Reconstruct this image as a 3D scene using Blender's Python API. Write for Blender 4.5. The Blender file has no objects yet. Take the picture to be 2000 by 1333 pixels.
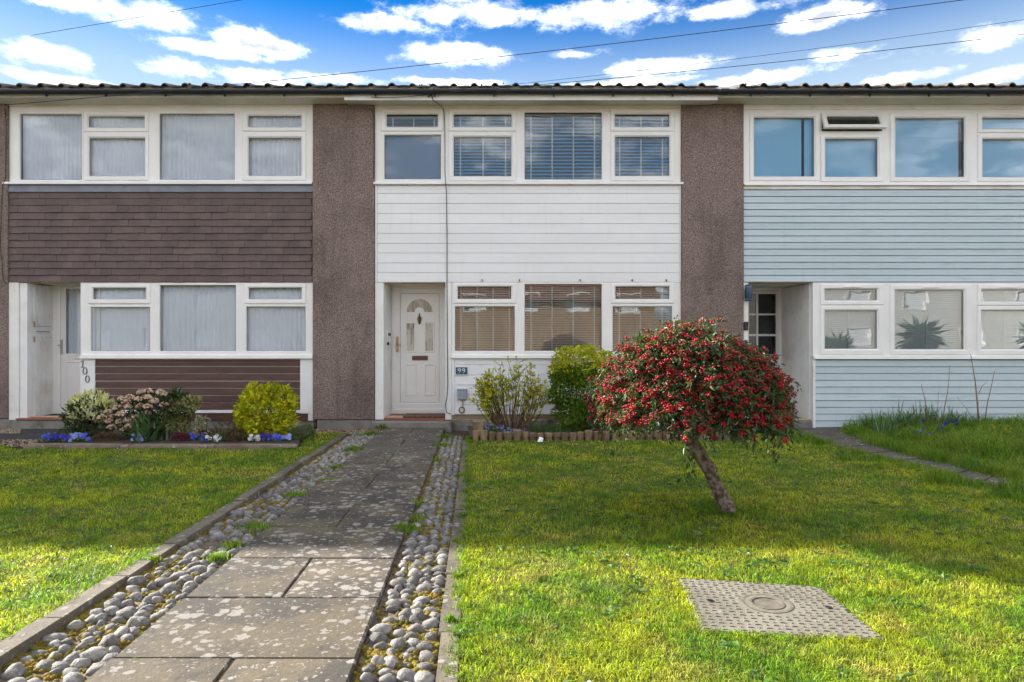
import bpy, bmesh, math, random
import numpy as np
from mathutils import Vector, Matrix, noise as mnoise

SC = bpy.context.scene
COL = SC.collection
R = math.radians
rng = np.random.default_rng(7)
random.seed(7)

# ------------------------------------------------------------------ camera
FPX, HC, D = 1300.0, 1.4037, 1300.0 / 120.0      # focal length in photo pixels, eye height, distance to facade
cd = bpy.data.cameras.new('camera'); cam = bpy.data.objects.new('camera', cd); COL.objects.link(cam)
cam.location = (0, -D, HC); cam.rotation_euler = (R(90), 0, 0)
cd.sensor_width = 36; cd.lens = 36 * FPX / 2000; cd.clip_end = 2000; cd.clip_start = 0.05
SC.camera = cam

# ------------------------------------------------------------------ light
SUN_EL, SUN_AZ = R(21.6), R(-62)                  # azimuth from +Y towards +X
SKY_STRENGTH, SUN_STRENGTH, EXPOSURE = 0.15, 4.2, 2.02
sv = Vector((math.sin(SUN_AZ) * math.cos(SUN_EL), math.cos(SUN_AZ) * math.cos(SUN_EL), math.sin(SUN_EL)))
sl = bpy.data.lights.new('sun', 'SUN'); sun = bpy.data.objects.new('sun', sl); COL.objects.link(sun)
sl.energy = SUN_STRENGTH; sl.angle = R(0.55); sl.color = (1.0, 0.94, 0.84)
sun.location = (-8, 16, 16)
sun.rotation_euler = (-sv).to_track_quat('-Z', 'Y').to_euler()
vs = SC.view_settings
vs.view_transform = 'Standard'; vs.look = 'None'; vs.gamma = 1; vs.exposure = EXPOSURE; vs.use_curve_mapping = False

cy = SC.cycles; cy.max_bounces = 5; cy.diffuse_bounces = 3; cy.glossy_bounces = 2; cy.transmission_bounces = 2; cy.transparent_max_bounces = 10
cy.use_adaptive_sampling = True; cy.adaptive_threshold = 0.02; cy.caustics_reflective = False; cy.caustics_refractive = False

W = bpy.data.worlds.new('World'); SC.world = W; W.use_nodes = True
W.cycles.sampling_method = 'MANUAL'; W.cycles.sample_map_resolution = 256


class NT:
    """tiny node-tree helper"""
    def __init__(s, tree): s.t = tree
    def n(s, typ, **kw):
        nd = s.t.nodes.new(typ)
        for k, v in kw.items():
            if k.startswith('i_'):
                key = k[2:]
                key = int(key) if key.isdigit() else key.replace('_', ' ')
                s.put(nd.inputs[key], v)
            else: setattr(nd, k, v)
        return nd
    def put(s, sock, v):
        if hasattr(v, 'is_linked'): s.t.links.new(v, sock)
        elif hasattr(v, 'outputs'): s.t.links.new(v.outputs[0], sock)
        else: sock.default_value = v
    def m(s, op, a, b=0.0, c=0.0, clamp=False):
        nd = s.t.nodes.new('ShaderNodeMath'); nd.operation = op; nd.use_clamp = clamp
        for i, v in enumerate((a, b, c)): s.put(nd.inputs[i], v)
        return nd.outputs[0]
    def ss(s, v, lo, hi):
        nd = s.n('ShaderNodeMapRange', interpolation_type='SMOOTHSTEP', i_0=v, i_1=lo, i_2=hi)
        return nd.outputs[0]
    def mix(s, f, a, b, blend='MIX'):
        nd = s.t.nodes.new('ShaderNodeMix'); nd.data_type = 'RGBA'; nd.blend_type = blend
        s.put(nd.inputs[0], f); s.put(nd.inputs[6], rgb(a)); s.put(nd.inputs[7], rgb(b))
        return nd.outputs[2]
    def noise(s, vec, scale, detail=4, rough=0.55, dim='3D'):
        nd = s.n('ShaderNodeTexNoise', noise_dimensions=dim)
        if vec is not None: s.put(nd.inputs['Vector'], vec)
        nd.inputs['Scale'].default_value = scale; nd.inputs['Detail'].default_value = detail
        nd.inputs['Roughness'].default_value = rough
        return nd.outputs[0]
    def comb(s, x, y, z=0.0):
        return s.n('ShaderNodeCombineXYZ', i_0=x, i_1=y, i_2=z).outputs[0]


def rgb(c):
    if isinstance(c, (tuple, list)) and len(c) == 3: return (*c, 1.0)
    return c


def px_dir(px, py):
    a = math.atan2(px - 1000, FPX)
    e = math.atan2(666.5 - py, math.hypot(FPX, px - 1000))
    return a, e


def build_world():
    t = W.node_tree; t.nodes.clear(); N = NT(t)
    # cloud density
    g = bpy.data.node_groups.new('cloud_density', 'ShaderNodeTree')
    g.interface.new_socket('a', in_out='INPUT', socket_type='NodeSocketFloat')
    g.interface.new_socket('e', in_out='INPUT', socket_type='NodeSocketFloat')
    g.interface.new_socket('d', in_out='OUTPUT', socket_type='NodeSocketFloat')
    K = NT(g); gi = K.n('NodeGroupInput'); go = K.n('NodeGroupOutput')
    a, e = gi.outputs[0], gi.outputs[1]
    blobs = [(230, 20, 200, 32), (400, 95, 130, 18), (475, 74, 66, 34), (535, 94, 56, 22), (75, 104, 130, 28), (360, 134, 130, 24), (480, 150, 120, 18), (150, 164, 170, 14),
             (770, 45, 100, 24), (860, 28, 115, 36), (970, 28, 95, 28), (1180, 28, 155, 34), (880, 108, 120, 24), (1440, 18, 100, 18), (1610, 34, 95, 24), (1930, 72, 150, 30),
             (1290, 132, 140, 18), (1130, 106, 55, 13), (1640, 105, 60, 16), (1500, 150, 130, 15), (1760, 154, 120, 14), (1960, 144, 110, 18), (640, 154, 100, 15), (900, 162, 110, 9), (1200, 164, 160, 10)]
    F = None; ae = K.comb(a, e)
    for (cx, cy, rx, ry) in blobs:
        ca, ce = px_dir(cx, cy); ra = rx / FPX * math.cos(ca) ** 2; re = ry / FPX * math.cos(ca) * 0.82
        q = K.n('ShaderNodeVectorMath', operation='MULTIPLY_ADD', i_0=ae, i_1=(1 / ra, 1 / re, 0), i_2=(-ca / ra, -ce / re, 0))
        q = K.n('ShaderNodeVectorMath', operation='LENGTH', i_0=q.outputs[0]).outputs['Value']
        F = q if F is None else K.m('MINIMUM', F, q)
    F = K.m('SUBTRACT', 0.95, F)
    F = K.m('MAXIMUM', F, -1.2)
    n1 = K.noise(K.comb(K.m('MULTIPLY', a, 13.0), K.m('MULTIPLY', e, 26.0), 3.7), 1.0, 7, 0.66)
    d1 = K.m('ADD', F, K.m('MULTIPLY', K.m('SUBTRACT', n1, 0.5), 3.4))
    # elsewhere in the sky: cumulus with cover raised, unseen, to brighten the shaded fronts
    ce_ = K.m('COSINE', e); inv = K.m('DIVIDE', ce_, K.m('ADD', K.m('SINE', e), 0.22))
    X = K.m('MULTIPLY', K.m('SINE', a), inv); Y = K.m('MULTIPLY', K.m('COSINE', a), inv)
    n2 = K.noise(K.comb(X, Y, 1.3), 2.1, 5, 0.6)
    d2 = K.m('MULTIPLY', K.m('SUBTRACT', n2, 0.415), 7.0)
    inside = K.m('MULTIPLY', K.ss(K.m('ABSOLUTE', a), 0.80, 0.68), K.ss(K.m('ABSOLUTE', K.m('SUBTRACT', e, 0.40)), 0.17, 0.11))
    dd = K.m('ADD', K.m('MULTIPLY', d1, inside), K.m('MULTIPLY', d2, K.m('SUBTRACT', 1.0, inside)))
    g.links.new(dd, go.inputs[0])

    tc = N.n('ShaderNodeTexCoord'); sep = N.n('ShaderNodeSeparateXYZ', i_0=tc.outputs['Generated'])
    az = N.m('ARCTAN2', sep.outputs[0], sep.outputs[1]); el = N.m('ARCSINE', sep.outputs[2])
    def dens(aa, ee):
        nd = N.n('ShaderNodeGroup'); nd.node_tree = g
        N.put(nd.inputs[0], aa); N.put(nd.inputs[1], ee); return nd.outputs[0]
    d0 = dens(az, el)
    cover = N.m('POWER', N.ss(d0, -0.35, 0.95), 1.7)
    puff = N.noise(N.comb(N.m('MULTIPLY', az, 24.0), N.m('MULTIPLY', el, 52.0), 8.1), 1.0, 3, 0.5)
    lit = N.ss(N.m('ADD', N.m('MULTIPLY', d0, 0.55), N.m('MULTIPLY', puff, 1.7)), 1.75, 0.65)   # thin edges glow, thick middles are greyer
    sky = N.n('ShaderNodeTexSky', sky_type='NISHITA', sun_disc=False)
    sky.sun_elevation = SUN_EL; sky.sun_rotation = SUN_AZ
    sky.altitude = 0; sky.air_density = 0.5; sky.dust_density = 0.0; sky.ozone_density = 8.0
    blue = N.mix(1.0, sky, (0.055, 0.46, 0.50), 'MULTIPLY')
    pale = N.ss(el, 0.47, 0.30)                       # the air whitens towards the horizon
    blue = N.mix(N.m('MULTIPLY', pale, 0.8), blue, (1.25, 1.55, 1.74))
    cl = N.mix(lit, (1.30, 1.40, 1.54), (7.4, 7.2, 6.95))
    out = N.mix(N.m('MULTIPLY', cover, 0.94), blue, cl)
    bg = N.n('ShaderNodeBackground', i_0=out, i_1=SKY_STRENGTH)
    o = N.n('ShaderNodeOutputWorld'); t.links.new(bg.outputs[0], o.inputs[0])


build_world()

# ------------------------------------------------------------------ measuring: photo pixels to places
def fx(px, y=0.0): return (px - 1000) / FPX * (D + y)
def fz(py, y=0.0): return HC + (666.5 - py) / FPX * (D + y)
GS = 0.01654                                          # the garden rises a little towards the street
def zg(y): return -GS * max(min(y, 0.0), -13.0)
def gp(px, py):
    d = 1.2246 * FPX / (py - 688.0)
    y = d - D
    return Vector(((px - 1000) / FPX * d, y, zg(y)))
def pu(u, y, z=0.0): return (u - 0.0577 * (y + 8.362), y, zg(y) + z)      # path coordinates: across, along

# ------------------------------------------------------------------ objects
WLOC = {}
def link(o, parent=None, loc=(0, 0, 0)):
    COL.objects.link(o); o.location = loc
    WLOC[o.name] = Vector(loc)
    if parent is not None:
        o.parent = parent; o.matrix_parent_inverse = Matrix.Translation(-WLOC[parent.name])
    return o
def thing(name, label, cat, loc=(0, 0, 0), group=None):
    o = bpy.data.objects.new(name, None); o.empty_display_size = 0.1
    link(o, None, loc); return tag(o, label, cat, group)
def tag(o, label=None, cat=None, group=None, kind=None):
    if label: o['label'] = label
    if cat: o['category'] = cat
    if group: o['group'] = group
    if kind: o['kind'] = kind
    return o


class MB:
    def __init__(s): s.v = []; s.f = []
    def add(s, vs, fs):
        b = len(s.v); s.v.extend([tuple(p) for p in vs]); s.f.extend([tuple(b + i for i in f) for f in fs]); return s
    def box(s, x0, x1, y0, y1, z0, z1):
        return s.add([(x, y, z) for z in (z0, z1) for y in (y0, y1) for x in (x0, x1)],
                     [(0, 2, 3, 1), (4, 5, 7, 6), (0, 1, 5, 4), (2, 6, 7, 3), (0, 4, 6, 2), (1, 3, 7, 5)])
    def cbox(s, x0, x1, y0, y1, z0, z1, c=0.004):
        c = min(c, (x1 - x0) * .45, (y1 - y0) * .45, (z1 - z0) * .45)
        vs, ix = [], {}
        for i, (x, sx) in enumerate(((x0, 1), (x1, -1))):
            for j, (y, sy) in enumerate(((y0, 1), (y1, -1))):
                for k, (z, sz) in enumerate(((z0, 1), (z1, -1))):
                    ix[i, j, k] = len(vs)
                    vs += [(x, y + sy * c, z + sz * c), (x + sx * c, y, z + sz * c), (x + sx * c, y + sy * c, z)]
        I = lambda i, j, k, a: ix[i, j, k] + a
        fs = []
        for i in (0, 1):
            fs.append((I(i, 0, 0, 0), I(i, 1, 0, 0), I(i, 1, 1, 0), I(i, 0, 1, 0)))
            fs.append((I(0, i, 0, 1), I(1, i, 0, 1), I(1, i, 1, 1), I(0, i, 1, 1)))
            fs.append((I(0, 0, i, 2), I(1, 0, i, 2), I(1, 1, i, 2), I(0, 1, i, 2)))
            for j in (0, 1):
                fs.append((I(0, i, j, 1), I(1, i, j, 1), I(1, i, j, 2), I(0, i, j, 2)))
                fs.append((I(i, 0, j, 0), I(i, 1, j, 0), I(i, 1, j, 2), I(i, 0, j, 2)))
                fs.append((I(i, j, 0, 0), I(i, j, 1, 0), I(i, j, 1, 1), I(i, j, 0, 1)))
                for k in (0, 1): fs.append((I(i, j, k, 0), I(i, j, k, 1), I(i, j, k, 2)))
        return s.add(vs, fs)
    def ring(s, o, i, prof):
        """frame swept round a rectangle: o, i = outer and inner (x0, x1, z0, z1); prof = (0 outer .. 1 inner, y)"""
        vs = []
        for t, y in prof:
            x0, x1, z0, z1 = [o[k] + (i[k] - o[k]) * t for k in range(4)]
            vs += [(x0, y, z0), (x1, y, z0), (x1, y, z1), (x0, y, z1)]
        n = len(prof); fs = []
        for a in range(n):
            b = (a + 1) % n
            for k in range(4):
                l = (k + 1) % 4
                fs.append((a * 4 + k, a * 4 + l, b * 4 + l, b * 4 + k))
        return s.add(vs, fs)
    def prism(s, x0, x1, prof):
        n = len(prof)
        return s.add([(x, y, z) for x in (x0, x1) for y, z in prof],
                     [tuple(range(n)), tuple(range(2 * n - 1, n - 1, -1))] + [(k, (k + 1) % n, n + (k + 1) % n, n + k) for k in range(n)])
    def extrude(s, pts, y0, y1):
        """outline (x, z) given thickness from y0 to y1"""
        n = len(pts)
        return s.add([(x, y, z) for y in (y0, y1) for x, z in pts],
                     [tuple(range(n)), tuple(range(2 * n - 1, n - 1, -1))] + [(k, (k + 1) % n, n + (k + 1) % n, n + k) for k in range(n)])
    def slab(s, poly, z0, z1, c=0.006):
        """ground polygon (x, y, base z) with thickness, top edge chamfered"""
        n = len(poly); cx = sum(p[0] for p in poly) / n; cy = sum(p[1] for p in poly) / n
        def ins(p, k):
            d = math.hypot(p[0] - cx, p[1] - cy); f = max(0, 1 - k / d); return cx + (p[0] - cx) * f, cy + (p[1] - cy) * f
        vs = [(p[0], p[1], p[2] + z0) for p in poly] + [(p[0], p[1], p[2] + z1 - c) for p in poly] + [(*ins(p, c * 1.4), p[2] + z1) for p in poly]
        fs = [tuple(range(2 * n, 3 * n))]
        for L in (0, 1):
            for k in range(n): fs.append((L * n + k, L * n + (k + 1) % n, (L + 1) * n + (k + 1) % n, (L + 1) * n + k))
        return s.add(vs, fs)
    def tube(s, pts, rad, n=8, cap=True):
        pts = [Vector(p) for p in pts]
        if not hasattr(rad, '__len__'): rad = [rad] * len(pts)
        b = len(s.v); up = Vector((0.13, 0.21, 0.97))
        for k, p in enumerate(pts):
            t = (pts[min(k + 1, len(pts) - 1)] - pts[max(k - 1, 0)]).normalized()
            u = up - t * up.dot(t)
            if u.length < 0.05: u = Vector((1, 0, 0)) - t * t.x
            u.normalize(); w = t.cross(u); up = u
            for j in range(n):
                an = 2 * math.pi * j / n
                s.v.append(tuple(p + (u * math.cos(an) + w * math.sin(an)) * rad[k]))
        for k in range(len(pts) - 1):
            for j in range(n):
                l = (j + 1) % n
                s.f.append((b + k * n + j, b + k * n + l, b + (k + 1) * n + l, b + (k + 1) * n + j))
        if cap:
            s.f.append(tuple(b + j for j in range(n))); e = b + (len(pts) - 1) * n
            s.f.append(tuple(e + j for j in reversed(range(n))))
        return s
    def plate(s, x0, x1, z0, z1, holes, y0, y1):
        xs = sorted({x0, x1, *[h[0] for h in holes], *[h[1] for h in holes]}); zs = sorted({z0, z1, *[h[2] for h in holes], *[h[3] for h in holes]})
        xs = [x for x in xs if x0 <= x <= x1]; zs = [z for z in zs if z0 <= z <= z1]
        def solid(i, j):
            if not (0 <= i < len(xs) - 1 and 0 <= j < len(zs) - 1): return False
            cx = (xs[i] + xs[i + 1]) / 2; cz = (zs[j] + zs[j + 1]) / 2
            return not any(h[0] < cx < h[1] and h[2] < cz < h[3] for h in holes)
        for i in range(len(xs) - 1):
            for j in range(len(zs) - 1):
                if not solid(i, j): continue
                a, b, c, d = xs[i], xs[i + 1], zs[j], zs[j + 1]
                s.add([(a, y0, c), (b, y0, c), (b, y0, d), (a, y0, d), (a, y1, c), (b, y1, c), (b, y1, d), (a, y1, d)],
                      [(0, 1, 2, 3), (7, 6, 5, 4)] + ([] if solid(i - 1, j) else [(0, 3, 7, 4)]) + ([] if solid(i + 1, j) else [(1, 5, 6, 2)])
                      + ([] if solid(i, j - 1) else [(0, 4, 5, 1)]) + ([] if solid(i, j + 1) else [(3, 2, 6, 7)]))
        return s
    def mesh(s, name, mat, smooth=False):
        me = bpy.data.meshes.new(name); me.from_pydata(s.v, [], s.f)
        bm = bmesh.new(); bm.from_mesh(me)
        bmesh.ops.remove_doubles(bm, verts=bm.verts, dist=1e-5)
        bmesh.ops.recalc_face_normals(bm, faces=bm.faces); bm.to_mesh(me); bm.free()
        if smooth: me.polygons.foreach_set('use_smooth', [True] * len(me.polygons))
        me.materials.append(mat); return me
    def build(s, name, mat, parent=None, loc=(0, 0, 0), smooth=False):
        return link(bpy.data.objects.new(name, s.mesh(name, mat, smooth)), parent, loc)


def inst(name, me, parent, loc, rot=None, scale=None):
    o = bpy.data.objects.new(name, me); link(o, parent, loc)
    if rot is not None: o.rotation_euler = rot
    if scale is not None: o.scale = scale
    return o
def fast_mesh(name, V, faces_by_n, mat, parent=None, smooth=False):
    """numpy arrays to one mesh object; faces_by_n = list of (m, k) index arrays"""
    me = bpy.data.meshes.new(name); V = np.asarray(V, dtype=np.float32)
    me.vertices.add(len(V)); me.vertices.foreach_set('co', V.ravel())
    idx = np.concatenate([f.ravel() for f in faces_by_n]); cnt = np.concatenate([np.full(len(f), f.shape[1]) for f in faces_by_n])
    me.loops.add(len(idx)); me.loops.foreach_set('vertex_index', idx.astype(np.int32))
    me.polygons.add(len(cnt)); me.polygons.foreach_set('loop_start', np.concatenate([[0], np.cumsum(cnt)[:-1]]).astype(np.int32))
    if smooth: me.polygons.foreach_set('use_smooth', np.ones(len(cnt), dtype=bool))
    me.update(calc_edges=True); me.materials.append(mat)
    return link(bpy.data.objects.new(name, me), parent)
def norm(a): return a / (np.linalg.norm(a, axis=1, keepdims=True) + 1e-9)
def leaf_arrays(P, T, L, Wd, fold=0.25, curl=0.15):
    """folded four-corner leaves: P base points, T directions, L lengths, Wd widths"""
    n = len(P); T = norm(T); L = np.broadcast_to(np.asarray(L, float), (n,))[:, None]; Wd = np.broadcast_to(np.asarray(Wd, float), (n,))[:, None]
    S = norm(np.cross(T, norm(rng.normal(size=(n, 3))))); U = np.cross(S, T); U *= np.sign(U[:, 2:3] + 1e-6); 
    mid = P + T * L * 0.48; tip = P + T * L - U * L * curl
    V = np.stack([P, mid + S * Wd / 2 + U * Wd * fold, tip, mid - S * Wd / 2 + U * Wd * fold], 1).reshape(-1, 3)
    b = np.arange(n)[:, None] * 4
    return V, [b + np.array([[0, 1, 2]]), b + np.array([[0, 2, 3]])]
def leaves(name, P, T, L, Wd, mat, parent, **k):
    V, F = leaf_arrays(np.asarray(P), np.asarray(T), L, Wd, **k)
    return fast_mesh(name, V, F, mat, parent)
def ico(sub, seed=None, amp=0.0, fr=1.5):
    bm = bmesh.new(); bmesh.ops.create_icosphere(bm, subdivisions=sub, radius=1)
    V = np.array([v.co[:] for v in bm.verts]); F = np.array([[v.index for v in f.verts] for f in bm.faces]); bm.free()
    if seed is not None:
        V = np.array([p * (1 + amp * mnoise.noise(Vector(p * fr) + Vector((seed * 7.1, seed * 3.3, 1.7)))) for p in V])
    return V, F
def scatter(name, tv, tf, P, S, mat, parent=None, smooth=True):
    """copies of a small template at points P with sizes S (n,) or (n,3), each turned at random about z"""
    P = np.asarray(P); n = len(P); S = np.asarray(S, float)
    if S.ndim == 1: S = np.repeat(S[:, None], 3, 1)
    an = rng.uniform(0, 6.283, n); c, s_ = np.cos(an)[:, None], np.sin(an)[:, None]
    A = tv[None] * S[:, None, :]
    V = np.stack([A[:, :, 0] * c - A[:, :, 1] * s_, A[:, :, 0] * s_ + A[:, :, 1] * c, A[:, :, 2]], 2) + P[:, None, :]
    F = (np.arange(n) * len(tv))[:, None, None] + tf[None]
    return fast_mesh(name, V.reshape(-1, 3), [F.reshape(-1, tf.shape[1])], mat, parent, smooth)

# ------------------------------------------------------------------ materials
def base_mat(name):
    m = bpy.data.materials.new(name); m.use_nodes = True; t = m.node_tree; t.nodes.clear()
    N = NT(t); out = N.n('ShaderNodeOutputMaterial'); b = N.n('ShaderNodeBsdfPrincipled'); t.links.new(b.outputs[0], out.inputs[0])
    return m, N, b, out
def pmat(name, c1, c2=None, scale=4.0, rough=0.6, bump=0.0, bscale=60.0, var=0.0, island=False, spec=0.4, trans=None, lo=0.35, hi=0.65, stretch=None, detail=5, metal=0.0, c3=None, s3=1.0, streak=None):
    m, N, b, out = base_mat(name)
    pos = N.n('ShaderNodeNewGeometry').outputs['Position']
    if streak: sn = N.noise(N.n('ShaderNodeVectorMath', operation='MULTIPLY', i_0=pos, i_1=(7, 1, 0.7)).outputs[0], 1.5, 6, 0.65)
    if stretch: pos = N.n('ShaderNodeVectorMath', operation='MULTIPLY', i_0=pos, i_1=stretch).outputs[0]
    col = rgb(c1)
    if c2 is not None: col = N.mix(N.ss(N.noise(pos, scale, detail), lo, hi), c1, c2)
    if c3 is not None: col = N.mix(N.ss(N.noise(pos, s3, 6, 0.65), 0.52, 0.68), col, c3)
    if streak is not None: col = N.mix(N.m('MULTIPLY', N.ss(sn, 0.54, 0.74), 0.3), col, streak)
    if var:
        r = N.n('ShaderNodeNewGeometry').outputs['Random Per Island'] if island else N.n('ShaderNodeObjectInfo').outputs['Random']
        v = N.m('ADD', 1 - var, N.m('MULTIPLY', r, 2 * var))
        h = N.n('ShaderNodeHueSaturation', i_Value=v, i_Color=col, i_Hue=N.m('ADD', 0.5 - var * 0.06, N.m('MULTIPLY', N.m('FRACT', N.m('MULTIPLY', r, 7.3)), var * 0.12)))
        col = h.outputs[0]
    N.put(b.inputs['Base Color'], col); b.inputs['Roughness'].default_value = rough
    b.inputs['Specular IOR Level'].default_value = spec; b.inputs['Metallic'].default_value = metal
    if bump:
        bn = N.n('ShaderNodeBump', i_Strength=bump, i_Distance=0.01, i_Height=N.noise(pos, bscale, 5)); N.put(b.inputs['Normal'], bn.outputs[0])
    if trans:
        tr = N.n('ShaderNodeBsdfTranslucent'); N.put(tr.inputs[0], N.mix(1.0, col, trans[1], 'MULTIPLY'))
        mx = N.n('ShaderNodeMixShader', i_0=trans[0], i_1=b.outputs[0], i_2=tr.outputs[0]); N.t.links.new(mx.outputs[0], out.inputs[0])
    return m
def glass_mat(name, tint, k=2.6, base=0.02):
    m, N, b, out = base_mat(name); N.t.nodes.remove(b)
    fr = N.n('ShaderNodeFresnel', i_IOR=1.5)
    f = N.m('ADD', base, N.m('MULTIPLY', fr, k), clamp=True)
    wav = N.noise(N.n('ShaderNodeNewGeometry').outputs['Position'], 2.2, 2)
    bn = N.n('ShaderNodeBump', i_Strength=0.06, i_Distance=0.02, i_Height=wav)
    gl = N.n('ShaderNodeBsdfGlossy', i_Roughness=0.0, i_Normal=bn.outputs[0]); tr = N.n('ShaderNodeBsdfTransparent', i_0=rgb(tint))
    mx = N.n('ShaderNodeMixShader', i_0=f, i_1=tr.outputs[0], i_2=gl.outputs[0]); N.t.links.new(mx.outputs[0], out.inputs[0])
    return m
def cloth_mat(name, c, alpha, tr=0.4):
    m, N, b, out = base_mat(name); N.t.nodes.remove(b)
    df = N.n('ShaderNodeBsdfDiffuse', i_0=rgb(c)); tl = N.n('ShaderNodeBsdfTranslucent', i_0=rgb(c)); tp = N.n('ShaderNodeBsdfTransparent')
    a = N.n('ShaderNodeMixShader', i_0=tr, i_1=df.outputs[0], i_2=tl.outputs[0]); c_ = N.n('ShaderNodeMixShader', i_0=alpha, i_1=tp.outputs[0], i_2=a.outputs[0])
    N.t.links.new(c_.outputs[0], out.inputs[0]); return m
def pebble_mat(name):
    m, N, b, out = base_mat(name); pos = N.n('ShaderNodeNewGeometry').outputs['Position']
    vo = N.n('ShaderNodeTexVoronoi', i_Vector=pos, i_Scale=105.0, i_Randomness=1.0)
    sep = N.n('ShaderNodeSeparateColor', i_0=vo.outputs['Color'])
    col = N.mix(sep.outputs[0], (0.25, 0.18, 0.152), (0.52, 0.395, 0.34))
    col = N.mix(N.ss(sep.outputs[1], 0.90, 0.97), col, (0.52, 0.45, 0.40))
    col = N.mix(N.ss(vo.outputs['Distance'], 0.35, 0.75), col, (0.125, 0.092, 0.080))
    big = N.noise(pos, 1.1, 6, 0.6)
    stk = N.noise(N.n('ShaderNodeVectorMath', operation='MULTIPLY', i_0=pos, i_1=(5, 1, 0.5)).outputs[0], 1.6, 5, 0.6)
    col = N.mix(N.m('MULTIPLY', N.ss(stk, 0.5, 0.7), 0.30), col, (0.09, 0.07, 0.058))
    col = N.mix(N.ss(big, 0.42, 0.7), col, N.mix(1.0, col, (0.66, 0.64, 0.63), 'MULTIPLY'))
    N.put(b.inputs['Base Color'], col); b.inputs['Roughness'].default_value = 0.9
    h = N.m('SUBTRACT', 1.0, vo.outputs['Distance'])
    N.put(b.inputs['Normal'], N.n('ShaderNodeBump', i_Strength=0.9, i_Distance=0.012, i_Height=h).outputs[0]); return m
def slab_mat(name, c1, c2, cl, lich=0.5):
    m, N, b, out = base_mat(name); pos = N.n('ShaderNodeNewGeometry').outputs['Position']
    rnd = N.n('ShaderNodeObjectInfo').outputs['Random']
    wob = N.n('ShaderNodeVectorMath', operation='ADD', i_0=pos, i_1=N.n('ShaderNodeVectorMath', operation='SCALE', i_0=N.n('ShaderNodeTexNoise', i_Vector=pos, i_Scale=28.0, i_Detail=4.0).outputs[1], i_Scale=0.065).outputs[0]).outputs[0]
    f1 = N.noise(pos, 2.6, 7, 0.68); col = N.mix(N.ss(f1, 0.40, 0.60), c1, c2)
    g = N.noise(pos, 210.0, 3, 0.7); col = N.mix(0.55, col, N.mix(N.ss(g, 0.3, 0.7), (0.35, 0.33, 0.3), (1.5, 1.48, 1.42)), 'MULTIPLY')
    vo = N.n('ShaderNodeTexVoronoi', i_Vector=wob, i_Scale=17.0); sepc = N.n('ShaderNodeSeparateColor', i_0=vo.outputs['Color'])
    size = N.m('MULTIPLY', N.m('POWER', sepc.outputs[0], 1.4), N.m('MULTIPLY', N.ss(N.noise(pos, 1.9, 3), 0.28, 0.55), lich))
    spot = N.ss(N.m('SUBTRACT', size, vo.outputs['Distance']), -0.04, 0.06)
    vo2 = N.n('ShaderNodeTexVoronoi', i_Vector=wob, i_Scale=37.0); s2 = N.n('ShaderNodeSeparateColor', i_0=vo2.outputs['Color'])
    spot2 = N.ss(N.m('SUBTRACT', N.m('MULTIPLY', s2.outputs[0], N.m('MULTIPLY', lich, 0.55)), vo2.outputs['Distance']), -0.02, 0.05)
    col = N.mix(N.m('MULTIPLY', N.m('MAXIMUM', spot, N.m('MULTIPLY', spot2, 0.8)), 0.85), col, cl)
    col = N.n('ShaderNodeHueSaturation', i_Value=N.m('ADD', 0.85, N.m('MULTIPLY', rnd, 0.3)), i_Color=col).outputs[0]
    N.put(b.inputs['Base Color'], col); b.inputs['Roughness'].default_value = 0.88
    hh = N.m('ADD', N.m('MULTIPLY', g, 0.35), N.m('ADD', N.noise(pos, 30.0, 5), N.m('MULTIPLY', spot, 0.2)))
    N.put(b.inputs['Normal'], N.n('ShaderNodeBump', i_Strength=0.55, i_Distance=0.008, i_Height=hh).outputs[0]); return m
def grass_mat(name, ca, cb, cdry, dry=0.5, tr=0.42):
    m, N, b, out = base_mat(name)
    geo = N.n('ShaderNodeNewGeometry'); pos = geo.outputs['Position']; r = geo.outputs['Random Per Island']
    flat = N.n('ShaderNodeVectorMath', operation='MULTIPLY', i_0=pos, i_1=(1, 1, 0)).outputs[0]
    col = N.mix(N.ss(N.noise(flat, 1.6, 5, 0.6), 0.38, 0.62), ca, cb)
    dr = N.m('ADD', N.m('MULTIPLY', N.ss(N.noise(flat, 2.7, 5, 0.6), 0.5, 0.72), 0.75), N.m('MULTIPLY', N.ss(r, 0.86, 1.0), 0.7), clamp=True)
    col = N.mix(N.m('MULTIPLY', dr, dry), col, cdry)
    col = N.n('ShaderNodeHueSaturation', i_Value=N.m('MULTIPLY', N.m('ADD', 0.50, N.m('MULTIPLY', N.m('FRACT', N.m('MULTIPLY', r, 13.7)), 1.0)), N.m('ADD', 0.72, N.m('MULTIPLY', N.ss(N.noise(flat, 9.0, 4, 0.6), 0.36, 0.60), 0.42))), i_Hue=N.m('ADD', 0.485, N.m('MULTIPLY', N.m('FRACT', N.m('MULTIPLY', r, 5.1)), 0.03)), i_Color=col).outputs[0]
    N.put(b.inputs['Base Color'], col); b.inputs['Roughness'].default_value = 0.5; b.inputs['Specular IOR Level'].default_value = 0.3
    tl = N.n('ShaderNodeBsdfTranslucent'); N.put(tl.inputs[0], N.mix(1.0, col, (1.25, 1.25, 0.7), 'MULTIPLY'))
    mx = N.n('ShaderNodeMixShader', i_0=tr, i_1=b.outputs[0], i_2=tl.outputs[0]); N.t.links.new(mx.outputs[0], out.inputs[0]); return m

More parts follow.
